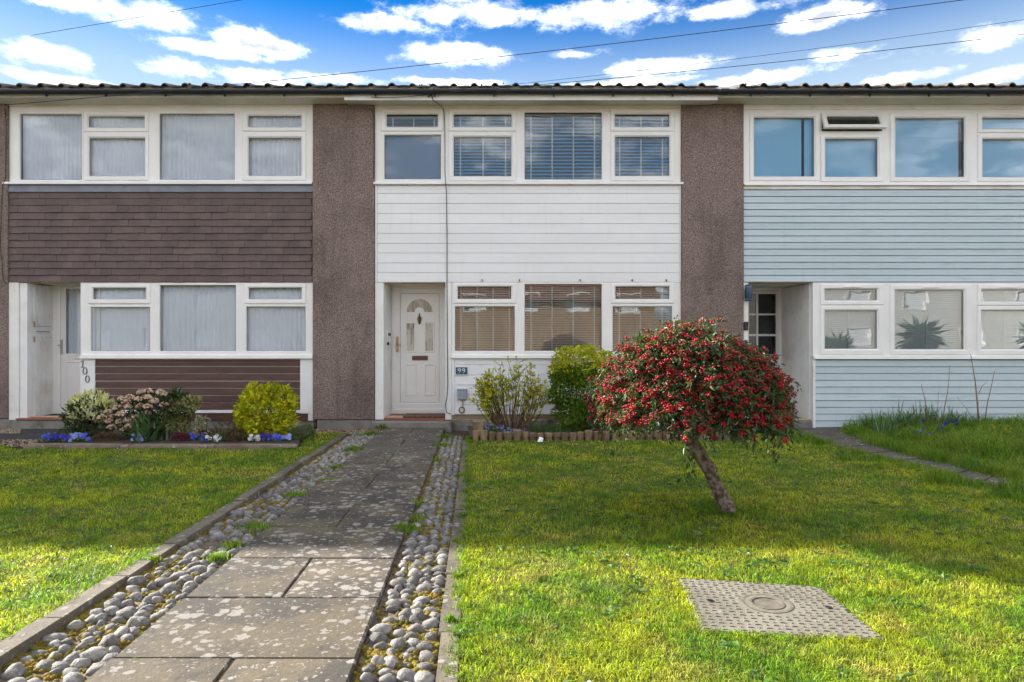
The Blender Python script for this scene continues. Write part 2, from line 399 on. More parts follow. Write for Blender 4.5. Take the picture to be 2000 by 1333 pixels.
M = dict(
    upvc=pmat('white_plastic', (0.86, 0.84, 0.82), (0.81, 0.79, 0.77), 2.0, 0.32, 0, spec=0.5),
    paint=pmat('white_paint', (0.84, 0.825, 0.80), (0.77, 0.75, 0.72), 3.0, 0.5, 0.05, 40, c3=(0.66, 0.63, 0.58), s3=1.4),
    board=pmat('white_cladding', (0.83, 0.82, 0.82), (0.79, 0.78, 0.78), 1.2, 0.42, 0.03, 30, var=0.025, stretch=(0.4, 1, 3), streak=(0.62, 0.61, 0.57)),
    soffit=pmat('soffit_paint', (0.82, 0.79, 0.73), (0.75, 0.71, 0.65), 2.0, 0.55),
    bluewood=pmat('blue_boards', (0.48, 0.575, 0.605), (0.53, 0.60, 0.64), 1.0, 0.55, 0.12, 60, var=0.05, stretch=(0.6, 1, 5), c3=(0.44, 0.53, 0.55), s3=2.2, streak=(0.36, 0.44, 0.46)),
    brownwood=pmat('dark_brown_boards', (0.066, 0.030, 0.022), (0.10, 0.048, 0.034), 3.0, 0.5, 0.2, 40, var=0.12, stretch=(0.7, 1, 7)),
    hung=pmat('hung_tile', (0.118, 0.084, 0.078), (0.15, 0.107, 0.098), 3.0, 0.75, 0.25, 120, var=0.11),
    lead=pmat('lead_flashing', (0.16, 0.17, 0.21), (0.21, 0.22, 0.26), 4.0, 0.5, 0.1, 20),
    pebble=pebble_mat('pebbledash'),
    rooftile=pmat('roof_tile', (0.075, 0.066, 0.064), (0.12, 0.105, 0.098), 9.0, 0.9, 0.5, 60, var=0.15, c3=(0.16, 0.14, 0.07), s3=5.0),
    gutter=pmat('black_gutter', (0.014, 0.017, 0.026), (0.024, 0.028, 0.038), 3.0, 0.32, spec=0.5),
    black=pmat('black_plastic', (0.012, 0.012, 0.014), None, rough=0.4),
    cable=pmat('cable_sheath', (0.02, 0.02, 0.022), None, rough=0.6),
    concrete=pmat('plain_concrete', (0.20, 0.18, 0.155), (0.27, 0.25, 0.22), 5.0, 0.9, 0.4, 90, c3=(0.10, 0.095, 0.07), s3=2.5),
    redtile=pmat('red_quarry_tile', (0.27, 0.085, 0.055), (0.21, 0.07, 0.05), 6.0, 0.55, 0.1, 60),
    greystep=pmat('grey_step_paint', (0.17, 0.15, 0.15), (0.21, 0.19, 0.185), 5.0, 0.7, 0.2, 60),
    mat=pmat('door_mat_fibre', (0.10, 0.065, 0.035), (0.17, 0.115, 0.06), 25.0, 0.95, 0.9, 300),
    darkmat=pmat('dark_mat_rubber', (0.03, 0.032, 0.035), (0.05, 0.05, 0.055), 25.0, 0.9, 0.6, 300),
    glass=glass_mat('window_glass', (0.92, 0.95, 0.98), 0.6, 0.0), mirror=glass_mat('coated_window_glass', (0.90, 0.95, 0.99), 0.8, 0.0),
    street=glass_mat('street_facing_glass', (0.90, 0.93, 0.95), 2.0, 0.0),
    frost=pmat('leaded_door_glass', (0.36, 0.31, 0.25), (0.62, 0.58, 0.52), 9.0, 0.18, 0.2, 25, stretch=(2.2, 1, 0.5), c3=(0.20, 0.15, 0.11), s3=4.0),
    net=cloth_mat('net_curtain', (0.95, 0.95, 0.97), 0.96, 0.08), roller=cloth_mat('roller_blind', (0.46, 0.78, 1.0), 1.0, 0.06),  # roller blue holds the sky's reflection; the blinds themselves are whitish
    wslat=pmat('white_blind_slat', (0.80, 0.82, 0.84), None, rough=0.45),
    sky_roller=cloth_mat('sky_reflection_blind', (0.36, 0.44, 0.62), 1.0, 0.05),  # bluish reflected sky put into the colour of an added blind
    slat=pmat('blind_slat', (0.88, 0.80, 0.68), None, rough=0.45), sky_slat=pmat('sky_reflection_slat', (0.24, 0.58, 1.0), None, rough=0.4),  # blue slats: the sky's reflection in the glass put into their colour
    tape=pmat('blind_tape', (0.86, 0.86, 0.85), None, rough=0.7),
    cream=pmat('room_wall', (0.50, 0.36, 0.22), (0.56, 0.42, 0.27), 1.0, 0.9), floorin=pmat('room_floor', (0.20, 0.13, 0.08), None, rough=0.7),
    brass=pmat('brass', (0.55, 0.38, 0.13), (0.40, 0.26, 0.08), 40.0, 0.3, metal=1.0), oldbrass=pmat('dull_brass', (0.20, 0.14, 0.06), (0.12, 0.085, 0.04), 60, 0.45, metal=0.8),
    steel=pmat('satin_steel', (0.5, 0.5, 0.5), None, rough=0.3, metal=1.0), flap=pmat('brown_letter_flap', (0.13, 0.055, 0.045), None, rough=0.4),
    plaque=pmat('teal_slate', (0.018, 0.085, 0.125), (0.028, 0.11, 0.15), 30, 0.4), ink=pmat('white_lettering', (0.8, 0.8, 0.8), None, rough=0.5),
    greyink=pmat('grey_numeral', (0.15, 0.15, 0.17), (0.3, 0.3, 0.33), 80, 0.4), greybox=pmat('grey_plastic', (0.28, 0.32, 0.37), (0.33, 0.36, 0.41), 8, 0.5),
    lampblue=pmat('blue_grey_lamp', (0.030, 0.065, 0.105), None, rough=0.35),
    soil=pmat('soil', (0.045, 0.032, 0.022), (0.08, 0.06, 0.042), 14.0, 0.95, 0.9, 60), lawnbase=pmat('turf', (0.055, 0.07, 0.010), (0.11, 0.095, 0.03), 6.0, 0.95, 0.8, 90),
    bed=pmat('cobble_bed', (0.10, 0.072, 0.045), (0.16, 0.12, 0.08), 12, 0.95, 0.9, 110, c3=(0.20, 0.16, 0.02), s3=5.5),
    moss=pmat('yellow_moss', (0.24, 0.165, 0.010), (0.13, 0.115, 0.013), 16, 0.95, 1.0, 260, var=0.25, island=True),
    slab=slab_mat('path_slab', (0.043, 0.036, 0.029), (0.105, 0.082, 0.050), (0.26, 0.238, 0.21), 0.72), dslab=slab_mat('dark_path_slab', (0.068, 0.058, 0.048), (0.112, 0.095, 0.074), (0.42, 0.40, 0.38), 0.40),
    kerb=slab_mat('kerb_concrete', (0.085, 0.072, 0.055), (0.15, 0.125, 0.09), (0.27, 0.25, 0.22), 0.5), bedkerb=slab_mat('bed_kerb_concrete', (0.19, 0.14, 0.11), (0.28, 0.22, 0.17), (0.45, 0.42, 0.36), 0.3),
    tar=pmat('tarmac', (0.035, 0.035, 0.04), (0.05, 0.05, 0.054), 8, 0.85, 0.6, 220), gravel=pmat('gravel', (0.36, 0.27, 0.17), (0.24, 0.19, 0.14), 20, 0.9, var=0.35, island=True),
    cobble=pmat('cobble_stone', (0.115, 0.106, 0.098), (0.215, 0.20, 0.183), 26.0, 0.8, 0.7, 120, var=0.36, c3=(0.32, 0.30, 0.275), s3=40.0),
    log=pmat('log_edging', (0.25, 0.17, 0.095), (0.14, 0.095, 0.055), 10, 0.85, 0.6, 50, var=0.3, stretch=(1, 1, 0.25)),
    bark=pmat('bark', (0.075, 0.045, 0.032), (0.26, 0.20, 0.165), 30, 0.9, 1.0, 70, c3=(0.10, 0.085, 0.045), s3=7.0), twig=pmat('twig', (0.10, 0.055, 0.035), (0.15, 0.09, 0.06), 20, 0.8), paletwig=pmat('dry_stem', (0.26, 0.19, 0.12), (0.18, 0.12, 0.085), 20, 0.8),
    cover=slab_mat('cast_cover', (0.150, 0.138, 0.105), (0.20, 0.185, 0.145), (0.26, 0.245, 0.21), 0.3), coverdark=pmat('cover_lug', (0.10, 0.088, 0.068), (0.16, 0.14, 0.11), 30, 0.8),
    berry=pmat('red_berry', (0.43, 0.005, 0.020), (0.28, 0.004, 0.013), 30, 0.42, var=0.3, island=True, spec=0.3),
    wire=pmat('wire', (0.03, 0.03, 0.035), None, rough=0.6),
)
def leafm(name, c1, c2, var=0.35, rough=0.42, tr=0.28, spec=0.4):
    return pmat(name, c1, c2, 7.0, rough, var=var, island=True, spec=spec, trans=(tr, (1.3, 1.35, 0.7)))
M.update(
    lf_cot=leafm('cotoneaster_leaf', (0.040, 0.080, 0.032), (0.085, 0.115, 0.042), 0.42, 0.5), lf_gold=leafm('golden_leaf', (0.62, 0.56, 0.014), (0.30, 0.37, 0.014), 0.35),
    lf_lime=leafm('lime_leaf', (0.56, 0.53, 0.03), (0.40, 0.44, 0.024), 0.3), lf_euo=leafm('bright_green_leaf', (0.075, 0.165, 0.010), (0.155, 0.24, 0.014), 0.35), lf_dark=leafm('dark_leaf', (0.034, 0.07, 0.024), (0.06, 0.105, 0.034), 0.4, 0.3),
    lf_cream=leafm('cream_flower', (0.76, 0.74, 0.42), (0.66, 0.66, 0.28), 0.2, 0.6), lf_pink=leafm('pink_beige_floret', (0.66, 0.48, 0.37), (0.56, 0.38, 0.29), 0.3, 0.7), lf_var=leafm('variegated_leaf', (0.44, 0.40, 0.17), (0.24, 0.26, 0.085), 0.4),
    lf_silver=leafm('white_edged_leaf', (0.45, 0.44, 0.30), (0.20, 0.24, 0.12), 0.4), lf_strap=leafm('strap_leaf', (0.12, 0.20, 0.085), (0.08, 0.15, 0.055), 0.3, 0.38), lf_green=leafm('fresh_green_leaf', (0.055, 0.12, 0.014), (0.085, 0.16, 0.02), 0.35),
    lf_heath=leafm('brown_heather', (0.15, 0.085, 0.035), (0.10, 0.07, 0.03), 0.4, 0.7), lf_purple=leafm('magenta_heather', (0.16, 0.018, 0.055), (0.10, 0.02, 0.04), 0.4, 0.7), lf_red=leafm('crimson_petal', (0.20, 0.008, 0.012), (0.12, 0.006, 0.010), 0.35, 0.5),
    lf_blue=leafm('blue_petal', (0.05, 0.055, 0.55), (0.10, 0.13, 0.62), 0.4, 0.5), lf_deep=leafm('deep_blue_petal', (0.022, 0.012, 0.36), (0.05, 0.03, 0.50), 0.4, 0.5), lf_pale=leafm('pale_blue_petal', (0.26, 0.32, 0.70), (0.17, 0.24, 0.62), 0.3, 0.5), lf_white=leafm('white_petal', (0.75, 0.74, 0.76), (0.62, 0.58, 0.70), 0.15, 0.5), lf_yellow=leafm('yellow_petal', (0.70, 0.42, 0.02), (0.62, 0.36, 0.02), 0.2),
    lf_weed=leafm('weed_leaf', (0.085, 0.17, 0.045), (0.14, 0.22, 0.07), 0.35, 0.42, 0.3, 0.3),
    grass=grass_mat('lawn_grass', (0.145, 0.285, 0.016), (0.38, 0.44, 0.023), (0.58, 0.45, 0.14), 0.7, 0.5),
    longgrass=grass_mat('long_grass', (0.11, 0.225, 0.018), (0.19, 0.29, 0.025), (0.46, 0.37, 0.13), 0.4, 0.45),
    fence=pmat('fence_wood', (0.34, 0.22, 0.13), (0.46, 0.31, 0.20), 3, 0.8, 0.3, 20, var=0.2, stretch=(4, 1, 0.4)), render=pmat('white_render', (0.74, 0.72, 0.68), (0.66, 0.64, 0.60), 2, 0.85), farroof=pmat('red_brown_roof', (0.16, 0.085, 0.06), (0.22, 0.12, 0.085), 4, 0.85),
    road=pmat('road_asphalt', (0.05, 0.05, 0.052), (0.07, 0.07, 0.072), 5, 0.9, 0.4, 200), pave=pmat('pavement_concrete', (0.26, 0.25, 0.235), (0.32, 0.31, 0.29), 2, 0.9, 0.3, 80),
)

# ------------------------------------------------------------------ the setting: ground, lawns, path
def sheet(name, pts, mat, dz=0.0):
    o = MB().add([(p[0], p[1], zg(p[1]) + dz) for p in pts], [tuple(range(len(pts)))]).build(name, mat)
    return tag(o, kind='structure')
def ground_grid():
    ys = [400, 0, -13, -400]; xs = [-400, 400]; m = MB()
    m.add([(x, y, zg(y) - 0.06) for y in ys for x in xs], [(2 * k, 2 * k + 1, 2 * k + 3, 2 * k + 2) for k in range(3)])
    tag(m.build('ground', M['soil']), kind='structure')
ground_grid()
g2 = lambda px, py: tuple(gp(px, py)[:2])
U_KL, U_L, U_R, U_KR = -2.0, -1.576, -0.6075, -0.29      # left kerb, path left, path right, right kerb (inner lines)
LEFT_LAWN = [pu(-2.09, -12.9)[:2], pu(-2.09, -0.75)[:2], g2(625, 846), g2(600, 856), g2(586, 868), g2(584, 880), g2(40, 880), g2(0, 869), g2(-300, 869), (-16, -12.9)]
PATH_LOW = [(1552, 845), (1620, 873), (1740, 902), (1850, 932), (1975, 972), (2110, 1012), (2400, 1090)]
PATH_UP = [(1664, 845), (1712, 868), (1800, 893), (1900, 917), (2010, 944), (2160, 978), (2480, 1050)]
RIGHT_LAWN = [pu(-0.2, -12.9)[:2], pu(-0.2, -1.72)[:2], g2(1450, 863), g2(1500, 842)] + [g2(*p) for p in PATH_LOW] + [(14, -8), (14, -12.9)]
VERGE = [g2(*p) for p in PATH_UP] + [(14, -6), (14, -0.05), (5.3, -0.05)]
sheet('lawn', LEFT_LAWN, M['lawnbase']); sheet('lawn', RIGHT_LAWN, M['lawnbase']); sheet('lawn', VERGE, M['lawnbase'])
sheet('flower_bed', [g2(46, 876), g2(584, 876), g2(586, 866), g2(600, 856), g2(612, 842), g2(150, 842), g2(90, 866)], M['soil'], 0.035)
sheet('flower_bed', [g2(918, 862), g2(1450, 862), g2(1450, 838), g2(912, 838)], M['soil'], 0.05)
sheet('tarmac_path', [g2(-300, 868), g2(10, 866), g2(85, 858), g2(150, 845), g2(150, 836.5), g2(-300, 836.5)], M['tar'], -0.012)
sheet('gravel_strip', [g2(612, 847), g2(745, 847), g2(745, 836.2), g2(612, 836.2)], M['soil'], -0.02)
sheet('cobble_bed', [pu(U_KL, -12.9), pu(U_L, -12.9), pu(U_L, -0.4), pu(U_KL, -0.4)], M['bed'], -0.022)
sheet('cobble_bed', [pu(U_R, -12.9), pu(U_KR, -12.9), pu(U_KR, -0.9), pu(U_R, -0.9)], M['bed'], -0.022)

def path_slabs():
    p = MB().add([pu(U_L, -12.9, 0.0), pu(U_R, -12.9, 0.0), pu(U_R, -0.02, 0.0), pu(U_L, -0.02, 0.0)], [(0, 1, 2, 3)]).build('garden_path', M['bed'])
    tag(p, kind='structure')
    ds = [-1.2, -0.55, 0.1, 0.74, 1.37, 2.0, 2.642, 3.289, 3.921, 4.628, 5.28, 5.955, 6.6, 7.25, 7.9, 8.55, 9.2, 9.85, 10.42, 10.80]
    for k in range(len(ds) - 1):
        y0, y1 = ds[k] - D + 0.002, ds[k + 1] - D - 0.002
        split = (k % 2 == 1)
        cols = [(U_L, U_R)] if not split else [(U_L, (U_L + U_R) / 2 - 0.007), ((U_L + U_R) / 2 + 0.006, U_R)]
        for a, b in cols:
            j = lambda: random.uniform(-0.004, 0.004)
            z = 0.012 + random.uniform(-0.0025, 0.0025)
            poly = [pu(a + j(), y0 + j()), pu(b + j(), y0 + j()), pu(b + j(), y1 + j()), pu(a + j(), y1 + j())]
            cx = sum(q[0] for q in poly) / 4; cy = sum(q[1] for q in poly) / 4
            o = MB().slab([(q[0] - cx, q[1] - cy, q[2]) for q in poly], -0.055, z, 0.007).build('slab', M['slab'] if ds[k] < 7.8 else M['dslab'], p, (cx, cy, 0))
path_slabs()

def side_path():
    a = [gp(*q) for q in PATH_LOW]; b = [gp(*q) for q in PATH_UP]
    p = MB().add([(v.x, v.y, v.z - 0.02) for v in a] + [(v.x, v.y, v.z - 0.02) for v in reversed(b)], [tuple(range(len(a) + len(b)))]).build('side_path', M['soil'])
    tag(p, kind='structure')
    def at(L, t):
        k = min(int(t), len(L) - 2); return L[k].lerp(L[k + 1], t - k)
    T = [0, 0.55, 1.05, 1.55, 2.05, 2.5, 3.0, 3.45, 3.9, 4.4, 4.9, 5.5, 6]
    for k in range(len(T) - 1):
        q = [at(a, T[k] + 0.02), at(b, T[k] + 0.02), at(b, T[k + 1] - 0.02), at(a, T[k + 1] - 0.02)]
        MB().slab([tuple(v) for v in q], -0.03, 0.006 + random.uniform(-0.003, 0.004), 0.006).build('slab', M['dslab'], p)
    # paving in front of the right-hand step
    q = [gp(1440, 845), gp(1552, 845), gp(1664, 845), gp(1664, 836.5), gp(1440, 836.5)]
    MB().slab([tuple(v) for v in q], -0.03, 0.004, 0.006).build('slab', M['dslab'], p)
side_path()

def kerb_run(name, label, u0, u1, ya, yb, step, h, mat):
    t = thing(name, label, 'kerb', pu((u0 + u1) / 2, ya))
    y = ya
    while y < yb:
        L = step * random.uniform(0.96, 1.04); y1 = min(y + L - 0.008, yb)
        j = lambda: random.uniform(-0.007, 0.007)
        dz = random.uniform(-0.008, 0.006)
        MB().slab([pu(u0 + j(), y), pu(u1 + j(), y), pu(u1 + j(), y1), pu(u0 + j(), y1)], -0.055, h + dz, 0.008).build('kerb_stone', mat, t)
        y += L
kerb_run('path_kerb', 'weathered concrete kerb between left lawn and cobbles of the garden path', U_KL - 0.095, U_KL, -12.6, -1.05, 0.60, 0.026, M['kerb'])
kerb_run('path_kerb', 'low concrete kerb between right cobble strip and the lawn with the berry tree', U_KR, U_KR + 0.09, -12.6, -1.7, 0.78, 0.008, M['kerb'])

COB = []
for k in range(7):
    for sub in (1, 2):
        tv, tf = ico(sub, k + 1, 0.55, 0.9)
        me = bpy.data.meshes.new('cobble'); me.from_pydata(tv.tolist(), [], tf.tolist()); me.polygons.foreach_set('use_smooth', [True] * len(tf)); me.materials.append(M['cobble']); COB.append((sub, me))
def cobble_strip(label, u0, u1, ya, yb, ncol, jit, pitch):
    t = thing('cobble_border', label, 'cobbles', pu((u0 + u1) / 2, ya))
    spots = []
    for c in range(ncol):
        y = ya + random.uniform(0, 0.06)
        while y < yb:
            s = random.choice((random.uniform(0.62, 0.9), random.uniform(0.85, 1.1), random.uniform(1.0, 1.36)))
            u = u0 + (u1 - u0) * (c + 0.5) / ncol + random.uniform(-jit, jit)
            if random.random() > 0.05: spots.append((u, y, s))
            y += pitch * s * random.uniform(0.9, 1.18)
    spots.sort(key=lambda q: q[1])
    w = (u1 - u0) / ncol * 0.52
    far = []
    for i, (u, y, s) in enumerate(spots):
        z = 0.0 if random.random() > 0.1 else -0.012
        loc = pu(u, y, -0.021 + z); sc = (w * s * random.uniform(0.88, 1.14), w * s * random.uniform(0.62, 0.90), w * s * random.uniform(0.66, 0.90))
        rot = (random.uniform(-0.25, 0.25), random.uniform(-0.25, 0.25), random.uniform(-0.6, 0.6))
        if i < 300:
            me = random.choice([m for s_, m in COB if s_ == (2 if y < -5.5 else 1)])
            inst('cobble', me, t, loc, rot, sc)
        else: far.append((loc, sc))
    if far:
        tv, tf = ico(1, 3, 0.3, 1.1)
        tag(scatter('cobbles', tv, tf, [q[0] for q in far], [q[1] for q in far], M['cobble'], t), kind='stuff')
cobble_strip('broad strip of grey cobbles between left kerb and path slabs', U_KL + 0.04, U_L - 0.01, -9.0, -0.75, 5, 0.026, 0.081)
cobble_strip('narrow strip of rounded grey cobbles in mossy rows right of the path slabs', U_R + 0.03, U_KR - 0.01, -9.0, -1.15, 4, 0.013, 0.076)

def moss():
    P, S = [], []
    tv, tf = ico(1, 5, 0.5, 2.0)
    for (u0, u1, ya, yb, n, bias) in ((U_KL + 0.0, U_KL + 0.09, -9.2, -1.2, 1100, 0), (U_R + 0.02, U_KR + .02, -9.2, -1.2, 2200, 0), (U_KL + .08, U_L, -9.2, -1.2, 1500, 0)):
        for _ in range(n):
            u = random.uniform(u0, u1); y = random.uniform(ya, yb)
            if mnoise.noise(Vector((u * 3, y * 1.7, 2.0))) < -0.08: continue
            for _ in range(3):
                s = random.uniform(0.008, 0.02); P.append(pu(u + random.gauss(0, .014), y + random.gauss(0, .016), -0.020)); S.append((s, s, s * 0.8))
    o = scatter('moss', tv, tf, P, S, M['moss']); tag(o, 'yellow moss cushions between the cobbles along the kerbs', 'moss', kind='stuff')
    # small gravel by the left pier and the tarmac
    P, S = [], []
    for (a, b, c, d, n) in ((615, 745, 838, 847, 420), (0, 40, 838, 846, 200), (0, 85, 858, 872, 240)):
        for _ in range(n):
            v = gp(random.uniform(a, b), random.uniform(c, d)); s = random.uniform(0.008, 0.018); P.append((v.x, v.y, v.z - 0.008)); S.append((s, s * .8, s * .7))
    tv, tf = ico(1, 2, 0.4, 1.3)
    tag(scatter('gravel', tv, tf, P, S, M['gravel']), 'loose tan gravel beside the pier and the tarmac path', 'gravel', kind='stuff')
moss()

# ------------------------------------------------------------------ the houses
def rect(a, b, c, d, y=0.0): return (fx(a, y), fx(c, y), fz(d, y), fz(b, y))     # photo px (x0, y0, x1, y1) -> x0, x1, z0, z1
GR = lambda r, k: (r[0] - k, r[1] + k, r[2] - k, r[3] + k)

def window(house, label, band, lights, sill, glass='glass', yw=0.0, vents=(), sillh=0.045, opened=None):
    B = rect(*band); holes = [GR(rect(*l[1]), -0.012) for l in lights]
    w = MB().plate(*B, holes, yw, yw + 0.07).build('window', M['upvc'], house); w['label'] = label
    for k, (kind, o, g) in enumerate(lights):
        O, G = rect(*o), rect(*g)
        if kind == 'c': prof = [(0, yw + .03), (0, yw - .014), (.12, yw - .020), (.72, yw - .020), (1, yw + .002), (1, yw + .03)]
        else: prof = [(0, yw + .03), (0, yw - .004), (.2, yw - .007), (.7, yw - .006), (1, yw + .010), (1, yw + .03)]
        ob = MB().ring(O, G, prof); pn = MB().box(*GR(G, 0.004)[:2], yw + .012, yw + .034, *GR(G, 0.004)[2:])
        if opened == k:                                       # top-hung vent pushed out at the bottom
            T = Matrix.Translation((0, yw, O[3])) @ Matrix.Rotation(R(-24), 4, 'X') @ Matrix.Translation((0, -yw, -O[3]))
            for m in (ob, pn): m.v = [tuple(T @ Vector(p)) for p in m.v]
            s = MB()
            for xx in (O[0] + .01, O[1] - .025): s.tube([(xx, yw + .02, O[2] + .03), (xx, yw - .10, O[2] + 0.05)], 0.006, 6)
            s.box(O[0] + .02, O[1] - .02, yw + .03, yw + .06, O[2] + .0, O[2] + .02); s.build('stay', M['steel'], w)
        ob.build('sash' if kind == 'c' else 'bead', M['upvc'], w)
        gasket = MB().ring(GR(G, 0.006), GR(G, -0.004), [(0, yw + .0115), (1, yw + .0095), (1, yw + .0116)])
        if opened != k: gasket.build('gasket', M['black'], w)
        pn.build('pane', M[glass], w)
    a, b, c, d = rect(*sill)
    MB().prism(a, b, [(yw - .055, c), (yw - .06, c + .006), (yw - .055, d - .012), (yw - .002, d), (yw + .03, d), (yw + .03, c)]).build('sill', M['upvc'], w)
    for v in vents:
        a, b, c, d = rect(*v); MB().cbox(a, b, yw - .034, yw - .02, c, d, .003).build('trickle_vent', M['upvc'], w)
    return w

def boards(house, mat, x0, x1, edges, yf, lip=0.012, gap=0.004):
    """horizontal boards between the z levels in edges (top to bottom), each a part"""
    for k in range(len(edges) - 1):
        zt, zb = edges[k], edges[k + 1]; h = zt - zb; j = random.uniform(-.0015, .0015)
        prof = [(yf + .012, 0), (yf - lip * .9 + j, 0), (yf - lip + j, .004), (yf - lip * .35 + j, h - gap - .006), (yf - lip * .1 + j, h - gap), (yf + .012, h - gap)]
        MB().prism(x0, x1, prof).build('board', mat, house, (0, 0, zb))

def pier(label, x0, x1, zt, plinth_px, py_split=820):
    t = thing('pebbledash_pier', label, 'wall', (fx((x0 + x1) / 2), 0, 0), 'pebbledash piers between the houses')
    MB().cbox(fx(x0), fx(x1), -0.045, 0.25, fz(py_split), zt, 0.012).build('rendered_face', M['pebble'], t)
    MB().cbox(fx(plinth_px[0]), fx(plinth_px[1]), -0.03, 0.25, -0.08, fz(py_split) - .004, 0.01).build('plinth', M['concrete'], t)
    return t
ZSOF = fz(204.5)
pier('leftmost brown pebbledash pier cut by the photo edge beside house 100, widened unseen to block sun', -1050, 18.5, ZSOF, (-1040, 17), 818)  # pier widened far out of view to block the low sun
pier('brown pebbledash pier between the tile-hung house and the white-clad house', 612, 732, ZSOF, (620, 730))
pier('brown pebbledash pier behind the red berry tree beside the blue-boarded house', 1330, 1451, ZSOF, (1338, 1445))
pier('pebbledash pier at the far right end, beyond the last blue window', 2052, 2330, ZSOF, (2060, 2300))

def house_base(name, label, x0, x1, holes):
    t = thing(name, label, 'house', (fx((x0 + x1) / 2), 0.1, 0))
    MB().plate(fx(x0) - 0.02, fx(x1) + 0.02, 0.0, fz(206), [rect(*h) for h in holes], 0.071, 0.20).build('front_wall', M['cream'], t)
    s = MB(); a, b = fx(x0) - 0.3, fx(x1) + 0.3
    s.box(a, b, 5.0, 5.1, 0, 5.4).box(a, a + .1, 0.2, 5, 0, 5.4).box(b - .1, b, 0.2, 5, 0, 5.4)
    s.build('inner_wall', M['cream'], t)
    s = MB(); s.box(a, b, 0.2, 5, -0.05, 0.10).box(a, b, 0.2, 5, fz(553) + .05, fz(553) + .25); s.build('inner_floor', M['floorin'], t)
    MB().box(a, b, .2, 5, ZSOF + .1, ZSOF + .16).build('ceiling', M['cream'], t)
    MB().box(fx(x0), fx(x1), 0.03, 0.2, -0.08, fz(822)).build('foundation', M['concrete'], t)
    return t

